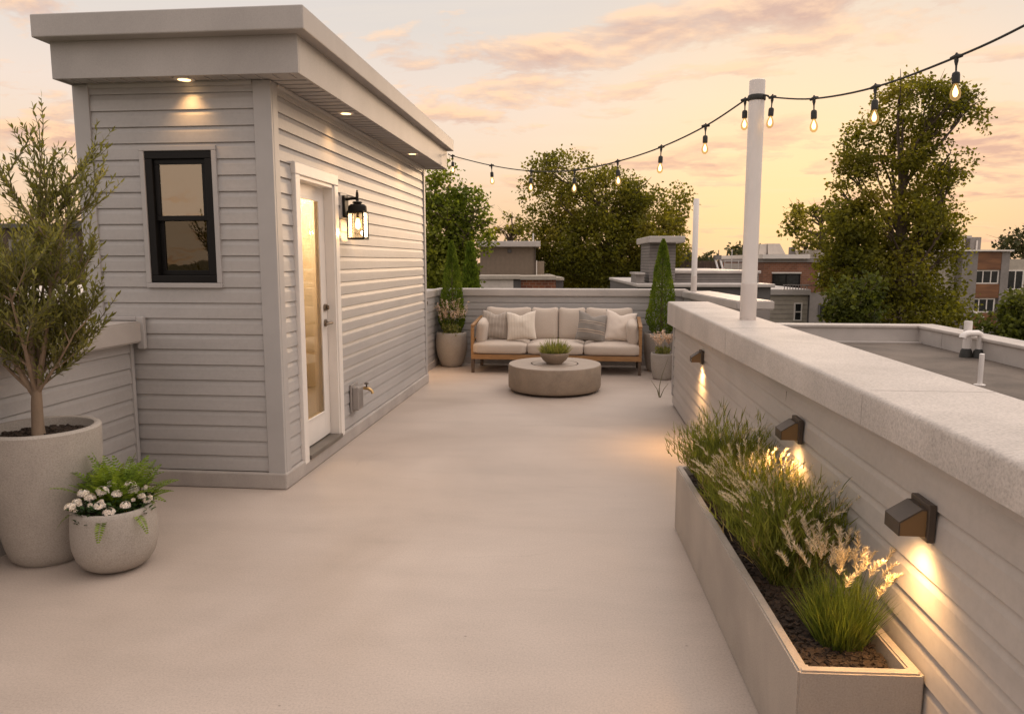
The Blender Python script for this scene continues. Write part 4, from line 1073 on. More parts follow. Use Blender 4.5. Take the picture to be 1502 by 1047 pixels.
for a, c in zip(xb[:-1], xb[1:]):
    b = MB(); m4 = Matrix.Translation(((a + c) / 2, 0.66, 0.42)) @ Matrix.Rotation(R(-10), 4, 'X')
    hw = (c - a) / 2 - 0.003
    bm0 = MB(); cushion(bm0, -hw, hw, -0.085, 0.085, -0.0, 0.50, 0.06, (0.0, 0.03, 0.0), None, 9)
    vs = []
    for v in bm0.v:   # tops dip between the corners
        x, y, z = v; k = max(0, z / 0.5); z2 = z - 0.022 * k ** 3 * (1 - (x / hw) ** 2) + 0.012 * k ** 3 * (x / hw) ** 4
        vs.append(m4 @ Vector((x, y, z2)))
    b.add(vs, bm0.f); b.build('back_cushion', M['cushion'], SO, 'all')

def pillow(x, y, z, size, rot, label, m, lean=-18, seedv=1):
    b = MB(); n = 22; vs = []; h = size / 2
    for side in (1, -1):
        for i in range(n + 1):
            for j in range(n + 1):
                u = -1 + 2 * i / n; v = -1 + 2 * j / n
                px = h * u * (1 - 0.10 * (1 - v * v)); pz = h * v * (1 - 0.10 * (1 - u * u))
                th = 0.088 * (max(0, 1 - u * u) ** 0.45) * (max(0, 1 - v * v) ** 0.45)
                w = noise.noise(Vector((u * 2.2 + seedv * 7, v * 2.2, side * 3))) * 0.016 * (1 - max(abs(u), abs(v)) ** 6)
                edge = 0.005 * noise.noise(Vector((u * 9 + seedv, v * 9, 5))) * max(abs(u), abs(v)) ** 3
                py = side * (th + w * (th / 0.088)) + edge
                # sag at the top centre from a karate-chop dent
                pz -= 0.045 * size / 0.45 * math.exp(-(u / 0.35) ** 2) * max(0, v) ** 2
                vs.append((px, py, pz))
    m_ = (n + 1) * (n + 1); fs = []
    for sgn in (0, 1):
        for i in range(n):
            for j in range(n):
                q = [sgn * m_ + i * (n + 1) + j, sgn * m_ + (i + 1) * (n + 1) + j, sgn * m_ + (i + 1) * (n + 1) + j + 1, sgn * m_ + i * (n + 1) + j + 1]
                fs.append(tuple(q))
    bm = bmesh.new(); 
    bb = MB(); bb.add(vs, fs); me = bpy.data.meshes.new('throw_pillow'); me.from_pydata(bb.v, [], bb.f)
    bm.from_mesh(me); bmesh.ops.remove_doubles(bm, verts=bm.verts, dist=0.0004); bmesh.ops.recalc_face_normals(bm, faces=bm.faces); bm.to_mesh(me); bm.free()
    me.polygons.foreach_set('use_smooth', [True] * len(me.polygons)); me.materials.append(M[m])
    o = bpy.data.objects.new('throw_pillow', me); col.objects.link(o)
    o.rotation_euler = (R(lean), R(rot), R(random.uniform(-4, 4))); o.location = (x, y, z)
    return tag(o, label, 'pillow', 'throw pillows on the sofa')
pillow(-1.345, 10.84, 0.665, 0.44, 3, 'taupe pinstripe throw pillow at the left end of the sofa', 'pillow_taupe', -16, 1)
pillow(-0.955, 10.74, 0.665, 0.44, -3, 'cream pinstriped throw pillow, second from the left on the sofa', 'pillow_cream_stripe', -20, 2)
pillow(0.065, 10.73, 0.655, 0.44, 9, 'dark grey throw pillow with pale horizontal stripes', 'pillow_grey', -20, 3)
pillow(0.47, 10.78, 0.665, 0.46, 7, 'plain cream throw pillow at the right end of the sofa', 'pillow_white', -18, 4)

# ------------------------------------------------------------------ fire table
TB = (-0.40, 9.22)
ft = thing('round_table', 'low round concrete coffee table in front of the sofa', 'table', (TB[0], TB[1], 0))
sx, sy = 0.578, 0.63
b = MB(); b.lathe([(0, 0.0), (0.90, 0.0), (0.92, 0.035), (0, 0.036)], 48, sx=sx, sy=sy); b.build('plinth', M['bronze'], ft, True)
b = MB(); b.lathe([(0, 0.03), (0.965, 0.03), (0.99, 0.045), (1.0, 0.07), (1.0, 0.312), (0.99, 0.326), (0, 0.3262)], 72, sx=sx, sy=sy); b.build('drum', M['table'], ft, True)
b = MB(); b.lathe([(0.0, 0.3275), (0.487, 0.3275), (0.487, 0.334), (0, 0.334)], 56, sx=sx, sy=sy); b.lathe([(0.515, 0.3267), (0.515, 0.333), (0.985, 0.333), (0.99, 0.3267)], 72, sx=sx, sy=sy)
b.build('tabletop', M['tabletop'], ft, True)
tb = round_pot('bowl_planter', 'shallow brown stone bowl on the round table', (TB[0] + 0.0, TB[1] - 0.05, 0.334), [(0, 0), (0.095, 0.0), (0.10, 0.012), (0.145, 0.05), (0.178, 0.10), (0.190, 0.135), (0.188, 0.143), (0.176, 0.143), (0.165, 0.12), (0, 0.115)], 0.168, 0.125, 40, 'table', 'bowl')
t = thing('bowl_plant', 'yellow-green tufted plant growing in the bowl on the table', 'plant', (TB[0], TB[1] - 0.05, 0.458))
b = MB()
for _ in range(520):
    a = random.uniform(0, 6.283); r = 0.155 * math.sqrt(random.random()); hmax = 0.23 * (1 - 0.5 * (r / 0.155)) 
    blade(b, (r * math.cos(a), r * math.sin(a), 0), (math.cos(a) * r * 5 + random.uniform(-.35, .35), math.sin(a) * r * 5 + random.uniform(-.35, .35), 1), hmax * random.uniform(0.5, 1.2), 0.009, 0.1, 3)
b.build('foliage', M['succulent'], t, False, fix=False)

# ------------------------------------------------------------------ neighbouring roof to the right
NX0, NX1, NY1, NZ = 1.75, 6.05, 13.75, 0.2
nb = thing('neighbour_building', 'grey flat roof next door beyond the right wall, with low white-capped parapets', 'building', (4, 6, GROUND))
def nbb(mb, name, m, parent=nb, smooth=False):
    mb.v = [(x - 4, y - 6, z - GROUND) for x, y, z in mb.v]; return mb.build(name, m, parent, smooth)
b = MB(); b.box(2.46, NX1 - 0.02, -6, 8.5, GROUND, NZ - 0.03); b.box(2.6, NX1 - 0.02, 8.5, NY1, GROUND, NZ - 0.03); nbb(b, 'wall', M['greywall'])
b = MB(); b.box(1.34, NX1 - 0.3, -6, 8.2, NZ - 0.028, NZ); b.box(2.35, NX1 - 0.3, 8.2, NY1 - 0.3, NZ - 0.028, NZ); nbb(b, 'roof', M['roofing'])
b = MB(); b.box(NX1 - 0.34, NX1, -6, NY1, NZ - 0.2, NZ + 0.25); b.box(2.35, NX1 - 0.3402, NY1 - 0.30, NY1, NZ - 0.2, NZ + 0.25)
PB_ = b
b = MB(); b.box(NX1 - 0.37, NX1 + 0.03, -6, NY1 + 0.03, NZ + 0.25, NZ + 0.30, 0.012); b.box(2.30, NX1 - 0.3702, NY1 - 0.33, NY1 + 0.03, NZ + 0.25, NZ + 0.2995, 0.012)
nbb(b, 'coping', M['cap'])
b = PB_
for k in range(8): b.box(NX1 - 0.3445, NX1 - 0.3405, 4.2 + k * 1.2, 4.215 + k * 1.2, NZ + 0.0, NZ + 0.25)
b.box(3.4, NX1 - 0.35, NY1 - 0.46, NY1 - 0.305, NZ, NZ + 0.02); nbb(b, 'parapet', M['cap_smooth'])
vp = thing('vent_pipe', 'white hooked vent pipe pair with black collars on the roof next door', 'vent pipe', (5.54, 11.45, NZ))
b = MB(); b.tube([(0, 0, 0), (0, 0, 0.53)], 0.055, 16); b.build('straight_pipe', M['polewhite'], vp, True)
b = MB(); b.tube([(0.15, -0.06, 0.02), (0.15, -0.07, 0.30), (0.135, -0.08, 0.345), (0.09, -0.10, 0.365), (-0.07, -0.16, 0.365), (-0.12, -0.175, 0.355), (-0.155, -0.185, 0.325), (-0.16, -0.19, 0.30)], 0.045, 14); b.build('hooked_pipe', M['polewhite'], vp, True)
b = MB(); b.lathe([(0.09, 0), (0.075, 0.10), (0.058, 0.13)], 16); b.lathe([(0.09, 0), (0.075, 0.10), (0.048, 0.13)], 16, (0.15, -0.06, 0)); b.build('collar', M['cable'], vp, True)
vp = thing('roof_post', 'thin plain white stub pipe on the roof next door', 'pipe', (4.46, 8.86, NZ))
b = MB(); b.lathe([(0.06, 0), (0.06, 0.008), (0.032, 0.012)], 16); b.build('flange', M['polewhite'], vp, True)
b = MB(); b.lathe([(0.027, 0.01), (0.027, 0.355), (0.02, 0.36), (0, 0.36)], 16); b.build('pipe', M['polewhite'], vp, True)

# ------------------------------------------------------------------ background buildings (laid out from the street plan seen in the photo)
class Bld:
    """a building facing the terrace: local x along its front, local y away from the viewer"""
    def __init__(s, name, label, u, dep, cat='building', turn=0.0):
        p = at(u, HZ, dep); s.u0 = u; s.dep = dep; s.k = dep / FPX
        s.t = thing(name, label, cat, (p.x, p.y, GROUND), YAW + turn)
    def X(s, u): return (u - s.u0) * s.k
    def Z(s, v): return EYE + (HZ - v) * s.k - GROUND
    def box(s, name, m, u0, u1, v0, v1, y0=0.0, y1=4.0, bev=0.0, parent=None, label=None):
        b = MB(); b.box(s.X(u0), s.X(u1), y0, y1, s.Z(v1) if v1 is not None else 0.0, s.Z(v0), bev)
        o = b.build(name, M[m], parent or s.t)
        if label: o['label'] = label
        return o
    def window(s, u0, u1, v0, v1, y=0.0, div=1, frame='white', fw=0.07):
        x0, x1, z0, z1 = s.X(u0), s.X(u1), s.Z(v1), s.Z(v0)
        b = MB(); yf = y - 0.06
        b.box(x0, x1, yf, y + 0.02, z1 - fw, z1); b.box(x0, x1, yf, y + 0.02, z0, z0 + fw)
        b.box(x0, x0 + fw, yf + .001, y + 0.02, z0 + fw, z1 - fw); b.box(x1 - fw, x1, yf + .001, y + 0.02, z0 + fw, z1 - fw)
        for k in range(1, div):
            xm = x0 + (x1 - x0) * k / div; b.box(xm - fw * .4, xm + fw * .4, yf + .002, y + 0.02, z0 + fw, z1 - fw)
        w = b.build('window', M[frame], s.t)
        b = MB(); b.box(x0 + fw * .8, x1 - fw * .8, y - 0.025, y - 0.004, z0 + fw * .8, z1 - fw * .8); b.build('pane', M['darkglass'], w)
# tan corrugated penthouse building
B = Bld('rooftop_building', 'flat-roofed building beyond the sofa with a tan corrugated penthouse and a brick strip', 750, 38)
B.box('wall', 'whitewall', 704, 753, 409, None, 0.0, 10); 
B.box('brick_wall', 'brick_near', 764, 815, 410, None, 0.0, 10); B.box('downpipe_bay', 'greywall_dark', 753, 764, 409, None, 0.05, 10)
B.box('coping', 'creamwall', 702.5, 763, 404, 409, -0.15, 10.1); B.box('coping', 'creamwall', 763, 815.5, 404.5, 410, -0.12, 10.1)
B.box('side_wing', 'greywall_dark', 815.5, 829, 412, None, 1.5, 9); B.box('coping', 'creamwall', 815.6, 830, 408, 412, 1.4, 9.1)
B.box('penthouse', 'tanwall', 701, 788, 361, 406, 3.0, 9.0)
b = MB()
for k in range(44):
    x = B.X(701) + k * (B.X(788) - B.X(701)) / 44; b.box(x, x + 0.025, 2.97, 3.0, B.Z(405), B.Z(361.5))
b.build('penthouse_rib', M['tanrib'], B.t)
B.box('penthouse_bay', 'tanwall', 788.5, 803, 383, 406, 4.2, 9.0); B.box('downpipe', 'bronze', 786.5, 788.2, 362, 405, 2.85, 2.96); B.box('conduit', 'white', 789, 790.2, 382, 405, 2.85, 2.96)
B.box('penthouse_roof', 'cap_smooth', 696.5, 795, 352.5, 361, 2.4, 9.6, 0.03); B.box('vent', 'greywall_dark', 744, 750, 364.5, 370, 2.85, 2.99); B.box('vent_pipe', 'polewhite', 784, 786, 339, 352.5, 4, 4.1)
# grey siding bulkhead beyond the right back corner
B = Bld('neighbour_building', 'grey-sided building with a narrow roof bulkhead behind the right cone shrub', 1030, 20.5, turn=R(-2))
B.box('wall', 'greywall_dark', 938, 1132, 421, None, 0.1, 8.0); B.box('siding_band', 'greywall', 1001, 1131, 402, 417, 1.2, 8.0)
B.box('coping', 'cap_smooth', 1000, 1133, 397.5, 402, 1.1, 8.1, 0.02); B.box('coping', 'cap_smooth', 936, 1136, 416, 421, -0.05, 8.1, 0.02)
bw = B.box('bulkhead', 'greywall', 960, 999, 356, 416, 0.8, 2.6); B.box('bulkhead_wing', 'greywall', 938, 950, 403, 416, 0.5, 1.6); B.box('coping', 'cap_smooth', 936.5, 951, 400, 403, 0.4, 1.7)
B.box('bulkhead_roof', 'cap_smooth', 955, 1008, 346.5, 356, 0.3, 3.0, 0.02)
b = MB()
for k in range(15):
    z0 = B.Z(414) + k * 0.085
    if z0 < B.Z(357): b.box(B.X(960.2), B.X(998.8), 0.785, 0.7995, z0, z0 + 0.016); b.box(B.X(960) - 0.014, B.X(960) - 0.0005, 0.80, 2.6, z0, z0 + 0.016)
for k in range(4): b.box(B.X(1001.5), B.X(1130.5), 1.185, 1.1995, B.Z(416) + k * 0.075, B.Z(416) + k * 0.075 + 0.014)
b.build('siding_line', M['greywall_dark'], B.t)
# fence and roof plant farther off
B = Bld('wooden_fence', 'dark weathered plank fence on a distant roof, left of the white rail', 1028, 46, 'fence')
b = MB()
for k in range(26):
    x = B.X(998) + k * 0.095; b.box(x, x + 0.08, 0, 0.03, B.Z(403), B.Z(383 + random.uniform(-0.6, 0.6)))
b.build('planks', M['fencewood'], B.t); B.box('rail', 'fencewood', 998, 1054, 386, 388, 0.03, 0.08)
B = Bld('roof_ladder', 'pale leaning roof hatch ladder with a small box on top, right of the dark fence', 1056, 44, 'roof ladder')
B.box('box', 'greywall', 1049, 1058, 374.5, 381, 0, 0.4); B.box('mast', 'greywall_dark', 1054, 1055, 367, 374.5, 0.1, 0.14)
for a in (0, 7):
    b = MB(); b.tube([(B.X(1050 + a), 0.1, B.Z(381)), (B.X(1054 + a), -0.3, B.Z(403))], 0.06, 6); b.build('rail', M['polewhite'], B.t)
B = Bld('white_railing', 'white post railing on a distant roof right of the leaning ladder', 1080, 45, 'railing')
for u in (1063, 1073, 1083, 1093, 1103, 1112): B.box('post', 'polewhite', u, u + 1.0, 382 if u != 1073 else 366, 404, 0, 0.05)
B.box('rail', 'polewhite', 1062, 1114, 381.5, 382.8, -0.02, 0.07); B.box('panel', 'whitewall', 1063, 1113, 386, 404, 0.06, 0.1)
B = Bld('rooftop_building', 'low far building carrying the plank fence and white railing', 1060, 47)
B.box('wall', 'creamwall', 985, 1120, 404, None, 0, 8); B.box('coping', 'cap_smooth', 984, 1121, 402, 404, -1.2, 8.1)
# brick building
B = Bld('brick_building', 'red brick building with a wide dark window and white roof parapet, behind the trees', 1185, 42, turn=R(-3))
B.box('wall', 'brick', 1122, 1199, 385, 428, 0, 10); B.box('wall', 'panelwood', 1199.2, 1237, 386, 428, 0.1, 10); B.box('wall', 'brick', 1237.2, 1262, 385, 428, 0.0, 10)
B.box('ground_storeys', 'greywall', 1186, 1300, 428.2, None, 0.05, 10); B.box('ground_storeys', 'greywall', 1122, 1186, 428.2, None, 0.3, 10)
B.box('coping', 'white', 1118, 1185, 373.5, 379.5, -0.3, 10.2); B.box('parapet', 'greywall', 1120, 1263, 379.6, 384.8, -0.1, 10.1); B.box('side_wall', 'whitewall', 1262.2, 1285, 380, 428, -0.05, 9)
B.window(1135, 1175, 401, 421, 0.0, 2, 'black'); B.box('lintel', 'white', 1134, 1176, 399, 401, -0.1, 0.02)
B.window(1200.5, 1224, 400, 420, 0.1, 2); B.window(1224.5, 1238, 400, 420, 0.1, 1); B.window(1204, 1222, 446, 468, 0.05, 1, 'greywall_dark'); B.window(1232, 1248, 446, 465, 0.05, 2)
b = MB(); x0, x1, z0, z1 = B.X(1126), B.X(1162), B.Z(373), B.Z(357)
b.prism([(x0 + 0.5, z0), (x0 + 0.45, z1), (x1 - 0.25, z1), (x1 + 0.1, z0)], (1, 0, 0), (0, 0, 1), (0, 1, 0), (0, 1.5, 0), 1.5); b.box(x0, x0 + 0.42, 1.6, 2.9, z0, z1 - 0.02)
b.build('air_duct', M['whitewall'], B.t); B.box('roof_vent', 'greywall', 1176, 1183, 362, 373, 2, 2.4); B.box('roof_box', 'whitewall', 1195, 1222, 366, 379, 1.5, 4)
B = Bld('siding_annex', 'pale grey siding annex with one tall white-framed window, below the brick building', 1158, 33, turn=R(-4))
B.box('wall', 'creamwall', 1124, 1187, 432, None, 0, 6); B.box('roof_edge', 'cap_smooth', 1122, 1189, 424, 431.8, -0.15, 6.1); B.box('downpipe', 'greywall_dark', 1187.5, 1189, 432, None, -0.05, 0.1)
b = MB()
for k in range(22): b.box(B.X(1124), B.X(1167), -0.012, -0.0005, B.Z(433) - 0.2 * k - 0.02, B.Z(433) - 0.2 * k); b.box(B.X(1179.5), B.X(1187), -0.012, -0.0005, B.Z(433) - 0.2 * k - 0.02, B.Z(433) - 0.2 * k)
b.build('siding_line', M['greywall'], B.t)
B.window(1167.5, 1179, 443.5, 470, 0, 1, 'white', 0.05); B.box('sash_bar', 'white', 1169, 1178, 456, 457.4, -0.05, -0.0255)
for u in range(1152, 1187, 4): B.box('balcony_post', 'greywall', u, u + 0.8, 418, 424, -0.05, 0.0)
B.box('balcony_rail', 'greywall', 1151, 1187, 417, 418.4, -0.08, 0.02)
# grey and timber apartment block at the far right
B = Bld('apartment_block', 'grey three-storey apartment block with timber panels at the right edge', 1450, 43, turn=R(3))
B.box('wall', 'greywall', 1411, 1434, 369, None, 0, 10); B.box('wall', 'greywall', 1470, 1482, 369, None, 0, 10); B.box('wall', 'greywall', 1434.05, 1469.95, 369, None, 0.15, 10)
B.box('cream_wing', 'creamwall', 1380, 1410.8, 372, None, 0.6, 10); B.box('cream_wing', 'creamwall', 1482.2, 1560, 380, None, 0.4, 10)
B.box('coping', 'white', 1376, 1484, 366.8, 369, -0.2, 10.1)
for v0, v1 in ((369.5, 395.5), (416.5, 436.5), (458.5, 482)): B.box('timber_panel', 'panelwood', 1434.2, 1469.8, v0, v1, 0.02, 0.14)
B.window(1433, 1469, 396, 416, 0.15, 3); B.window(1430, 1466, 437, 458, 0.15, 3); B.window(1486, 1512, 396, 425, 0.4, 2); B.window(1486, 1512, 440, 462, 0.4, 2)
B.box('penthouse', 'whitewall', 1388, 1447, 348.5, 366.6, 2, 6); B.box('penthouse_roof', 'cap_smooth', 1386, 1450, 345, 348.5, 1.6, 6.4)
B.box('chimney', 'greywall', 1455, 1472, 347, 366.6, 2, 3.2); B.box('flue', 'white', 1463.5, 1465, 352, 366.5, 1.9, 1.98)
b = MB(); b.tube([(B.X(1418), -0.5, B.Z(452)), (B.X(1433), -0.9, B.Z(463)), (B.X(1433), -0.9, B.Z(490))], 0.05, 6); b.build('stair_rail', M['white'], B.t)
# left side, seen through the olive tree
B = Bld('neighbour_building', 'pale flat roof next door glimpsed through the olive tree', 60, 10.5, turn=R(6))
B.box('wall', 'greywall_dark', -260, 122, 447, None, 0.4, 7); B.box('coping', 'whitewall', -265, 126, 439, 447, 0.2, 7.1); B.box('roof_box', 'whitewall', 92, 122, 418, 428, 3, 5); B.box('roof_box', 'greywall_dark', 84, 128, 428, 439, 2.6, 5.2)
B = Bld('dark_house', 'dark rooftop house behind the olive tree, left of the shed', 60, 22, turn=R(8))
B.box('wall', 'fencewood', -220, 131, 336, None, 0, 7); B.box('roof', 'greywall_dark', -224, 134, 330, 336, -0.2, 7.2); B.box('chimney', 'greywall_dark', 84, 100, 322, 330, 1, 2); B.window(20, 48, 352, 385, 0, 2, 'greywall'); B.window(96, 112, 352, 385, 0, 1, 'greywall')

# ------------------------------------------------------------------ trees
def tree(name, label, dep, blobs, m, leaf_n, leaf_s, trunk_u, trunk_r, cat='tree', group='trees around the terrace', clump_r=0.55, limbs=30, fork_v=None, bare=0.0, seedv=1, dens=2.0):
    """crown = leaf clumps scattered through several lobes; limbs run from the trunk to the clumps"""
    rs = random.Random(seedv)
    k = dep / FPX
    base = at(trunk_u, HZ, dep); base.z = GROUND
    t = thing(name, label, cat, base)
    lobes = []
    right = Vector((cy_, sy_, 0)); fwd = Vector((-sy_, cy_, 0))
    for (u, v, ru, rv) in blobs:
        c = at(u, v, dep) - base; lobes.append((c, ru * k, rv * k))
    vol = [a * a * c for _, a, c in lobes]; tot = sum(vol)
    clumps = []
    per = 26
    nclump = max(20, leaf_n // per)
    for (c, a, h), w in zip(lobes, vol):
        for _ in range(max(3, int(nclump * w / tot))):
            while True:
                p = Vector((rs.uniform(-1, 1), rs.uniform(-1, 1), rs.uniform(-1, 1)))
                if p.length < 1: break
            r = p.length; p = p.normalized() * (r ** 0.45)
            q = c + right * p.x * a + fwd * p.y * a * 0.8 + Vector((0, 0, p.z * h))
            nz = noise.noise(q * 0.55 + Vector((seedv * 3.1, 0, 0)))
            if nz < -0.36 + 0.10 * dens * (noise.noise(q * 1.3 + Vector((9, 0, seedv))) > 0.12): continue
            clumps.append((q, p))
    tr = MB(); cm = sum((c * w for (c, _, _), w in zip(lobes, vol)), Vector()) / tot
    topz = max(c.z + h for c, _, h in lobes); lowz = min(c.z - h for c, _, h in lobes)
    fork = Vector((cm.x * 0.25, cm.y * 0.25, max(1.5, lowz + 0.12 * (topz - lowz))))
    tr.tube([(0, 0, 0), fork * 0.5 + Vector((0.1, 0, 0)), fork, Vector((cm.x * 0.8, cm.y * 0.8, cm.z)), Vector((cm.x, cm.y, topz - 0.15 * (topz - lowz)))], [trunk_r * 1.3, trunk_r, trunk_r * 0.85, trunk_r * 0.5, trunk_r * 0.12], 9)
    spine = [fork, Vector((cm.x * 0.8, cm.y * 0.8, cm.z)), Vector((cm.x, cm.y, topz - 0.15 * (topz - lowz)))]
    for _ in range(limbs):
        q, p = rs.choice(clumps)
        f = max(0.0, min(0.95, (q.z - fork.z) / max(0.5, spine[2].z - fork.z) - rs.uniform(0.2, 0.45)))
        s = spine[0].lerp(spine[1], f * 2) if f < 0.5 else spine[1].lerp(spine[2], f * 2 - 1)
        mid = s.lerp(q, 0.5) + Vector((rs.uniform(-.3, .3), rs.uniform(-.3, .3), rs.uniform(-0.1, 0.5)))
        r0 = trunk_r * rs.uniform(0.2, 0.42)
        tr.tube([s, s.lerp(mid, 0.5) + Vector((0, 0, 0.1)), mid, mid.lerp(q, 0.6) + Vector((rs.uniform(-.15, .15), rs.uniform(-.15, .15), 0.1)), q], [r0, r0 * 0.8, r0 * 0.55, r0 * 0.35, r0 * 0.12], 5, False)
        for _ in range(3):
            e = q + Vector((rs.uniform(-1, 1), rs.uniform(-1, 1), rs.uniform(-0.3, 1))) * clump_r * 1.3
            tr.tube([mid.lerp(q, 0.5), q.lerp(e, 0.4), e], [r0 * 0.3, r0 * 0.2, r0 * 0.07], 4, False)
    tr.build('trunk', M['bark'], t, True)
    vs = []; fs = []
    for q, p in clumps:
        cr = clump_r * rs.uniform(0.5, 1.25)
        for _ in range(per):
            o = Vector((rs.gauss(0, 0.36), rs.gauss(0, 0.36), rs.gauss(0, 0.27))) * cr
            if o.length > 0.85 * cr: o *= 0.5
            c = q + o
            d = (o.normalized() * 0.7 + Vector((rs.uniform(-1, 1), rs.uniform(-1, 1), rs.uniform(-0.9, 0.7)))).normalized()
            n = Vector((rs.uniform(-1, 1), rs.uniform(-1, 1), rs.uniform(-0.2, 1)))
            s = d.cross(n)
            if s.length < 0.05: continue
            s.normalize(); L = leaf_s * rs.uniform(0.6, 1.35); w = L * 0.36
            i = len(vs); up = s.cross(d) * L * 0.12
            vs += [c, c + d * L * 0.45 + s * w + up, c + d * L, c + d * L * 0.45 - s * w + up]
            fs.append((i, i + 1, i + 2, i + 3))
    b = MB(); b.v = [tuple(v) for v in vs]; b.f = fs; b.build('crown', M[m], t, False, fix=False)
    return t
tree('broad_tree', 'large spreading tree in the middle, behind the tan penthouse and string lights', 46, [(830, 262, 50, 38), (880, 300, 72, 50), (955, 300, 55, 45), (870, 365, 90, 55), (950, 370, 60, 50), (790, 300, 30, 45), (785, 335, 26, 34), (805, 370, 34, 36), (985, 285, 24, 24), (800, 250, 26, 22), (915, 345, 85, 60), (835, 395, 70, 35)], 'tree_a', 52000, 0.185, 905, 0.32, clump_r=0.8, limbs=60, seedv=3)
tree('tall_tree', 'tallest tree, rising on the right behind the coping and under the last bulbs', 30, [(1345, 165, 62, 46), (1300, 215, 62, 46), (1395, 170, 36, 42), (1270, 270, 45, 42), (1335, 265, 55, 42), (1310, 335, 85, 50), (1290, 400, 85, 55), (1360, 400, 48, 75), (1320, 455, 95, 40), (1250, 345, 40, 46), (1260, 395, 55, 45), (1265, 215, 30, 34), (1420, 180, 26, 34), (1400, 225, 25, 42), (1375, 330, 34, 50)], 'tree_a', 58000, 0.145, 1335, 0.26, clump_r=0.6, limbs=70, seedv=11)
tree('golden_tree', 'looser backlit tree peeking out left of the tallest tree', 44, [(1185, 335, 32, 40), (1215, 355, 35, 45), (1165, 325, 20, 22), (1230, 320, 25, 30)], 'tree_a', 3600, 0.22, 1205, 0.2, clump_r=0.7, limbs=20, seedv=5)
tree('street_tree', 'bright green tree beside the shed, over the far low wall', 27, [(650, 295, 38, 45), (690, 310, 26, 34), (640, 350, 40, 60), (690, 360, 34, 48), (655, 395, 48, 40), (668, 262, 18, 18)], 'tree_b', 15000, 0.135, 655, 0.18, clump_r=0.5, limbs=34, seedv=8)
tree('young_tree', 'thin bare-branched tree between the bright green tree and the penthouse', 52, [(738, 335, 22, 22), (765, 325, 20, 24), (752, 350, 26, 20)], 'tree_a', 700, 0.24, 748, 0.12, clump_r=0.6, limbs=22, seedv=4)
tree('small_tree', 'low feathery green tree in front of the grey wall, left of the tallest tree', 27, [(1232, 440, 24, 36), (1258, 458, 34, 30), (1222, 470, 18, 16), (1272, 420, 20, 28)], 'tree_c', 3600, 0.16, 1232, 0.1, clump_r=0.42, limbs=20, seedv=9)
tree('leafy_tree', 'dark green tree at the right edge, in front of the timber-panelled block', 22, [(1485, 478, 40, 32), (1512, 455, 34, 34), (1455, 490, 26, 22), (1500, 512, 46, 26), (1530, 480, 40, 45)], 'tree_c', 6500, 0.15, 1500, 0.13, clump_r=0.42, limbs=26, seedv=21)
tree('far_tree', 'distant flat-topped tree above the apartment block at the right edge', 75, [(1490, 358, 24, 14), (1515, 350, 26, 18)], 'tree_far', 1600, 0.4, 1500, 0.2, clump_r=1.0, limbs=16, seedv=13)
tree('far_tree', 'distant round tree between the thin pole and the roof ladder', 90, [(1020, 384, 30, 14), (1045, 388, 16, 12)], 'tree_far', 1400, 0.45, 1025, 0.25, clump_r=1.1, limbs=10, seedv=14)
tree('far_tree', 'distant round tree just left of the tall white pole', 90, [(1085, 380, 24, 16), (1070, 388, 16, 10), (1106, 384, 20, 12)], 'tree_far', 1400, 0.45, 1085, 0.25, clump_r=1.1, limbs=10, seedv=15)
tree('shadowy_tree', 'dark tree behind the olive tree and the dark house', 30, [(20, 360, 60, 40), (90, 375, 50, 45), (-60, 350, 70, 50)], 'tree_a', 3200, 0.2, 40, 0.2, clump_r=0.6, limbs=20, seedv=16)
p = at(690, 383, 17.5)
thuja(p.x, p.y, -6.0, 8.15, 0.62, 'tall dense green conifer standing beyond the far wall, behind the left cone shrub', 14000, 'tall_conifer', 0.13, 'thuja', 'conifers beyond the wall')
# far wooded skyline
b = MB(); rs = random.Random(2); vs = []; fs = []
for k in range(9000):
    a = rs.uniform(-1.25, 1.25); d = rs.uniform(130, 260)
    c = Vector((math.sin(a) * d, math.cos(a) * d, 0)); h = 9.5 + 3.5 * noise.noise(Vector((a * 14, d * 0.01, 0))) + 1.5 * noise.noise(Vector((a * 50, 3, 0)))
    c.z = GROUND + h * rs.random() ** 0.5
    dd = Vector((rs.uniform(-1, 1), rs.uniform(-1, 1), rs.uniform(-1, 1))).normalized(); s = dd.cross(Vector((rs.uniform(-1, 1), rs.uniform(-1, 1), rs.uniform(-1, 1))))
    if s.length < 0.1: continue
    s.normalize(); L = rs.uniform(1.2, 3.2); i = len(vs); vs += [c - dd * L, c + s * L * 0.6, c + dd * L, c - s * L * 0.6]; fs.append((i, i + 1, i + 2, i + 3))
b.v = [tuple(v) for v in vs]; b.f = fs
tag(b.build('distant_woods', M['tree_far'], None, False, fix=False), 'far line of trees along the horizon behind the rooftops', 'woods', kind='stuff')

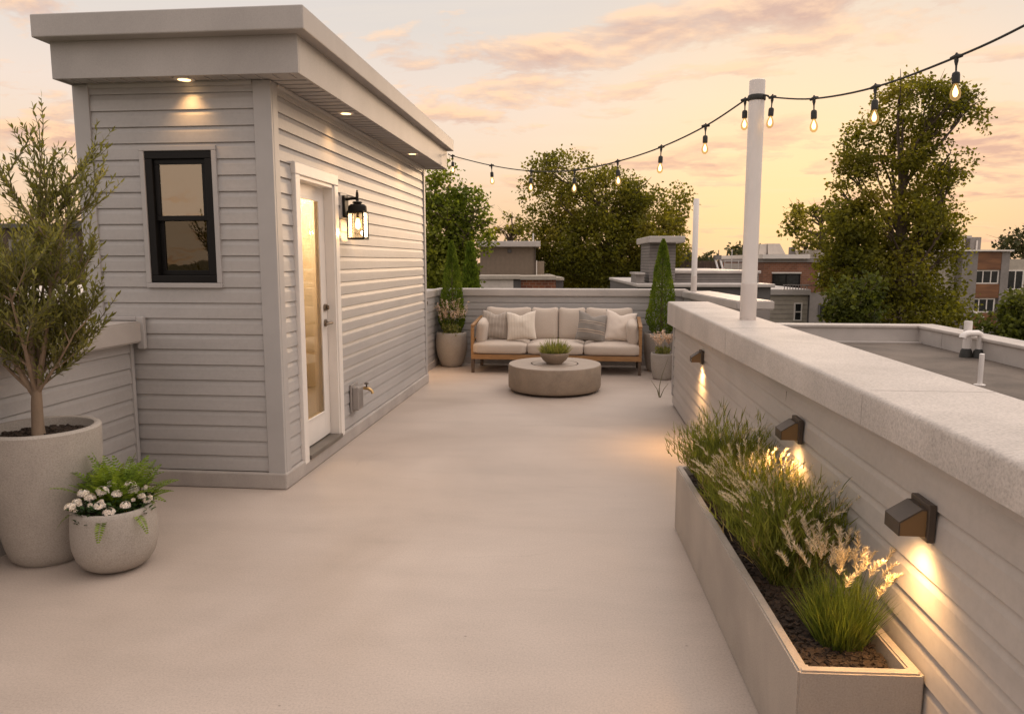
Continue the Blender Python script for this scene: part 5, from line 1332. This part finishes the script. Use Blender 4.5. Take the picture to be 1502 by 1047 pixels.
# ------------------------------------------------------------------ sky and sun
SUN_EL = R(5.5)
sd = at(1165, 330, 100) - Vector((0, 0, EYE)); SUN_AZ = math.atan2(sd.x, sd.y)     # clockwise from +Y
world = bpy.data.worlds.new('World'); sc.world = world; world.use_nodes = True
nt = world.node_tree; nt.nodes.clear()
out = nt.nodes.new('ShaderNodeOutputWorld'); bg = nt.nodes.new('ShaderNodeBackground'); lk(nt, bg.outputs[0], out.inputs[0])
sky = nt.nodes.new('ShaderNodeTexSky'); sky.sky_type = 'NISHITA'; sky.sun_disc = False; sky.sun_elevation = SUN_EL; sky.sun_rotation = SUN_AZ
sky.air_density = 1.4; sky.dust_density = 3.0
tc = nt.nodes.new('ShaderNodeTexCoord'); sx_ = nt.nodes.new('ShaderNodeSeparateXYZ'); lk(nt, tc.outputs['Generated'], sx_.inputs[0])
def math_(op, a, b_=None, c_=None, clamp=False):
    n = nt.nodes.new('ShaderNodeMath'); n.operation = op; n.use_clamp = clamp
    for i, v in enumerate((a, b_, c_)):
        if v is None: continue
        if isinstance(v, (int, float)): n.inputs[i].default_value = v
        else: lk(nt, v, n.inputs[i])
    return n.outputs[0]
z = sx_.outputs[2]
grad = ramp(nt, z, [(0.0, (0.86, 0.54, 0.36)), (0.05, (0.97, 0.655, 0.40)), (0.12, (1.0, 0.765, 0.56)), (0.20, (0.95, 0.785, 0.67)), (0.28, (0.81, 0.735, 0.675)), (0.36, (0.76, 0.71, 0.69)), (0.60, (0.98, 0.91, 0.89)), (1.0, (1.12, 1.05, 1.04))])
# glow round the sun
dotn = nt.nodes.new('ShaderNodeVectorMath'); dotn.operation = 'DOT_PRODUCT'
sdir = Vector((math.sin(SUN_AZ) * math.cos(R(3)), math.cos(SUN_AZ) * math.cos(R(3)), math.sin(R(3))))
lk(nt, tc.outputs['Generated'], dotn.inputs[0]); dotn.inputs[1].default_value = sdir
glow = math_('POWER', math_('MAXIMUM', dotn.outputs['Value'], 0.0), 32.0)
c1 = mixcol(nt, math_('MULTIPLY', glow, 0.6), grad, (1.35, 0.88, 0.40))
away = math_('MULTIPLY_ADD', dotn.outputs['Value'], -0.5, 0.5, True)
c1 = mixcol(nt, math_('MULTIPLY', math_('POWER', away, 2.0), 0.8), c1, (1.12, 0.98, 0.92))  # unseen sky behind the camera, brightened to fill the camera-facing walls
fill_lobe = nt.nodes.new('ShaderNodeVectorMath'); fill_lobe.operation = 'DOT_PRODUCT'; lk(nt, tc.outputs['Generated'], fill_lobe.inputs[0]); fill_lobe.inputs[1].default_value = Vector((0.62, 0.30, 0.72)).normalized()  # unseen bright patch of high sky, added to light the terrace from the right
lb = math_('POWER', math_('MAXIMUM', fill_lobe.outputs['Value'], 0.0), 4.0)
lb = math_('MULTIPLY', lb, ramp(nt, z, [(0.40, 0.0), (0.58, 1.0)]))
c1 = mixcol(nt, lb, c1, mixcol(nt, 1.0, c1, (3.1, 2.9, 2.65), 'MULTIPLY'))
# clouds on a plane overhead
zz = math_('ADD', math_('MAXIMUM', z, 0.0), 0.11)
cx_ = math_('DIVIDE', sx_.outputs[0], zz); cy2 = math_('DIVIDE', sx_.outputs[1], zz)
cmb = nt.nodes.new('ShaderNodeCombineXYZ'); lk(nt, cx_, cmb.inputs[0]); lk(nt, cy2, cmb.inputs[1])
def cl(scale, detail, off, st=(1, 1, 1), dist=0.0, rough=0.55):
    mp = nt.nodes.new('ShaderNodeMapping'); mp.inputs['Location'].default_value = off; mp.inputs['Scale'].default_value = st; lk(nt, cmb.outputs[0], mp.inputs[0])
    n = nt.nodes.new('ShaderNodeTexNoise'); n.inputs['Scale'].default_value = scale; n.inputs['Detail'].default_value = detail; n.inputs['Roughness'].default_value = rough; n.inputs['Distortion'].default_value = dist
    lk(nt, mp.outputs[0], n.inputs['Vector']); return n.outputs['Fac']
n1 = cl(2.1, 10, (4.0, 1.3, 0), (0.85, 1.0, 1), 0.2, 0.6)
az = math_('ARCTAN2', sx_.outputs[0], sx_.outputs[1])
def bank(u, v, su, sv, amp):
    q = (at(u, v, 100) - Vector((0, 0, EYE))).normalized()
    a = math_('DIVIDE', math_('SUBTRACT', az, math.atan2(q.x, q.y)), su / FPX); e = math_('DIVIDE', math_('SUBTRACT', z, q.z), sv / FPX)
    r2 = math_('ADD', math_('MULTIPLY', a, a), math_('MULTIPLY', e, e))
    return math_('MULTIPLY', math_('POWER', 2.718, math_('MULTIPLY', r2, -1.0)), amp)
bias = -0.03
for bk in ((720, 118, 190, 34, 0.17), (1170, 35, 260, 38, 0.15), (1480, 215, 90, 55, 0.18), (1130, 200, 120, 26, 0.12), (1000, 245, 260, 14, 0.10), (40, 195, 130, 45, 0.17), (1400, 290, 150, 16, 0.10), (900, 60, 110, 18, 0.08)):
    bias = math_('ADD', bank(*bk), bias)
n1b = math_('ADD', n1, bias)
mask = ramp(nt, n1b, [(0.53, 0.0), (0.58, 0.6), (0.67, 1.0)])
n2 = cl(2.1, 10, (4.0, 1.23, 0.0), (0.85, 1.0, 1), 0.2, 0.6)
lit = math_('MULTIPLY_ADD', math_('SUBTRACT', n1, n2), 7.0, 0.5, True)
clit = mixcol(nt, math_('MULTIPLY', z, 2.2, None, True), (1.15, 0.73, 0.42), (1.10, 0.79, 0.57))
cshd = mixcol(nt, math_('MULTIPLY', z, 2.2, None, True), (0.80, 0.47, 0.34), (0.68, 0.515, 0.46))
ccol = mixcol(nt, lit, cshd, clit)
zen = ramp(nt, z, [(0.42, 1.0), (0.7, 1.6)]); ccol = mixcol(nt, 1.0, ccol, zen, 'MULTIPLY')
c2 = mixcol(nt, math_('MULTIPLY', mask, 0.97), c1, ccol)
n3 = cl(2.6, 6, (1.0, 7.0, 0), (0.35, 1.4, 1), 0.2)
c2 = mixcol(nt, ramp(nt, n3, [(0.58, 0.0), (0.82, 0.25)]), c2, (1.03, 0.86, 0.66))
skys = nt.nodes.new('ShaderNodeVectorMath'); skys.operation = 'SCALE'; skys.inputs[3].default_value = 0.07; lk(nt, sky.outputs[0], skys.inputs[0])
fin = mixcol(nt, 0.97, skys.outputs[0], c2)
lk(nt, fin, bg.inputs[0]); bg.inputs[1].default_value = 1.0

SL = bpy.data.lights.new('sun', 'SUN'); SL.energy = 0.6; SL.angle = R(12); SL.color = (1.0, 0.68, 0.42)
so = bpy.data.objects.new('sun', SL); col.objects.link(so)
dv = -Vector((math.sin(SUN_AZ) * math.cos(SUN_EL), math.cos(SUN_AZ) * math.cos(SUN_EL), math.sin(SUN_EL)))
so.rotation_euler = dv.to_track_quat('-Z', 'Y').to_euler()

sc.view_settings.view_transform = 'Standard'
try: sc.view_settings.look = 'None'
except Exception: pass
sc.view_settings.exposure = 0.0; sc.view_settings.gamma = 1.0
sc.cycles.max_bounces = 6; sc.cycles.transparent_max_bounces = 8
sc.cycles.sample_clamp_indirect = 4.0
sc.cycles.caustics_reflective = False; sc.cycles.caustics_refractive = False
try:
    sc.cycles.use_denoising = True
except Exception: pass
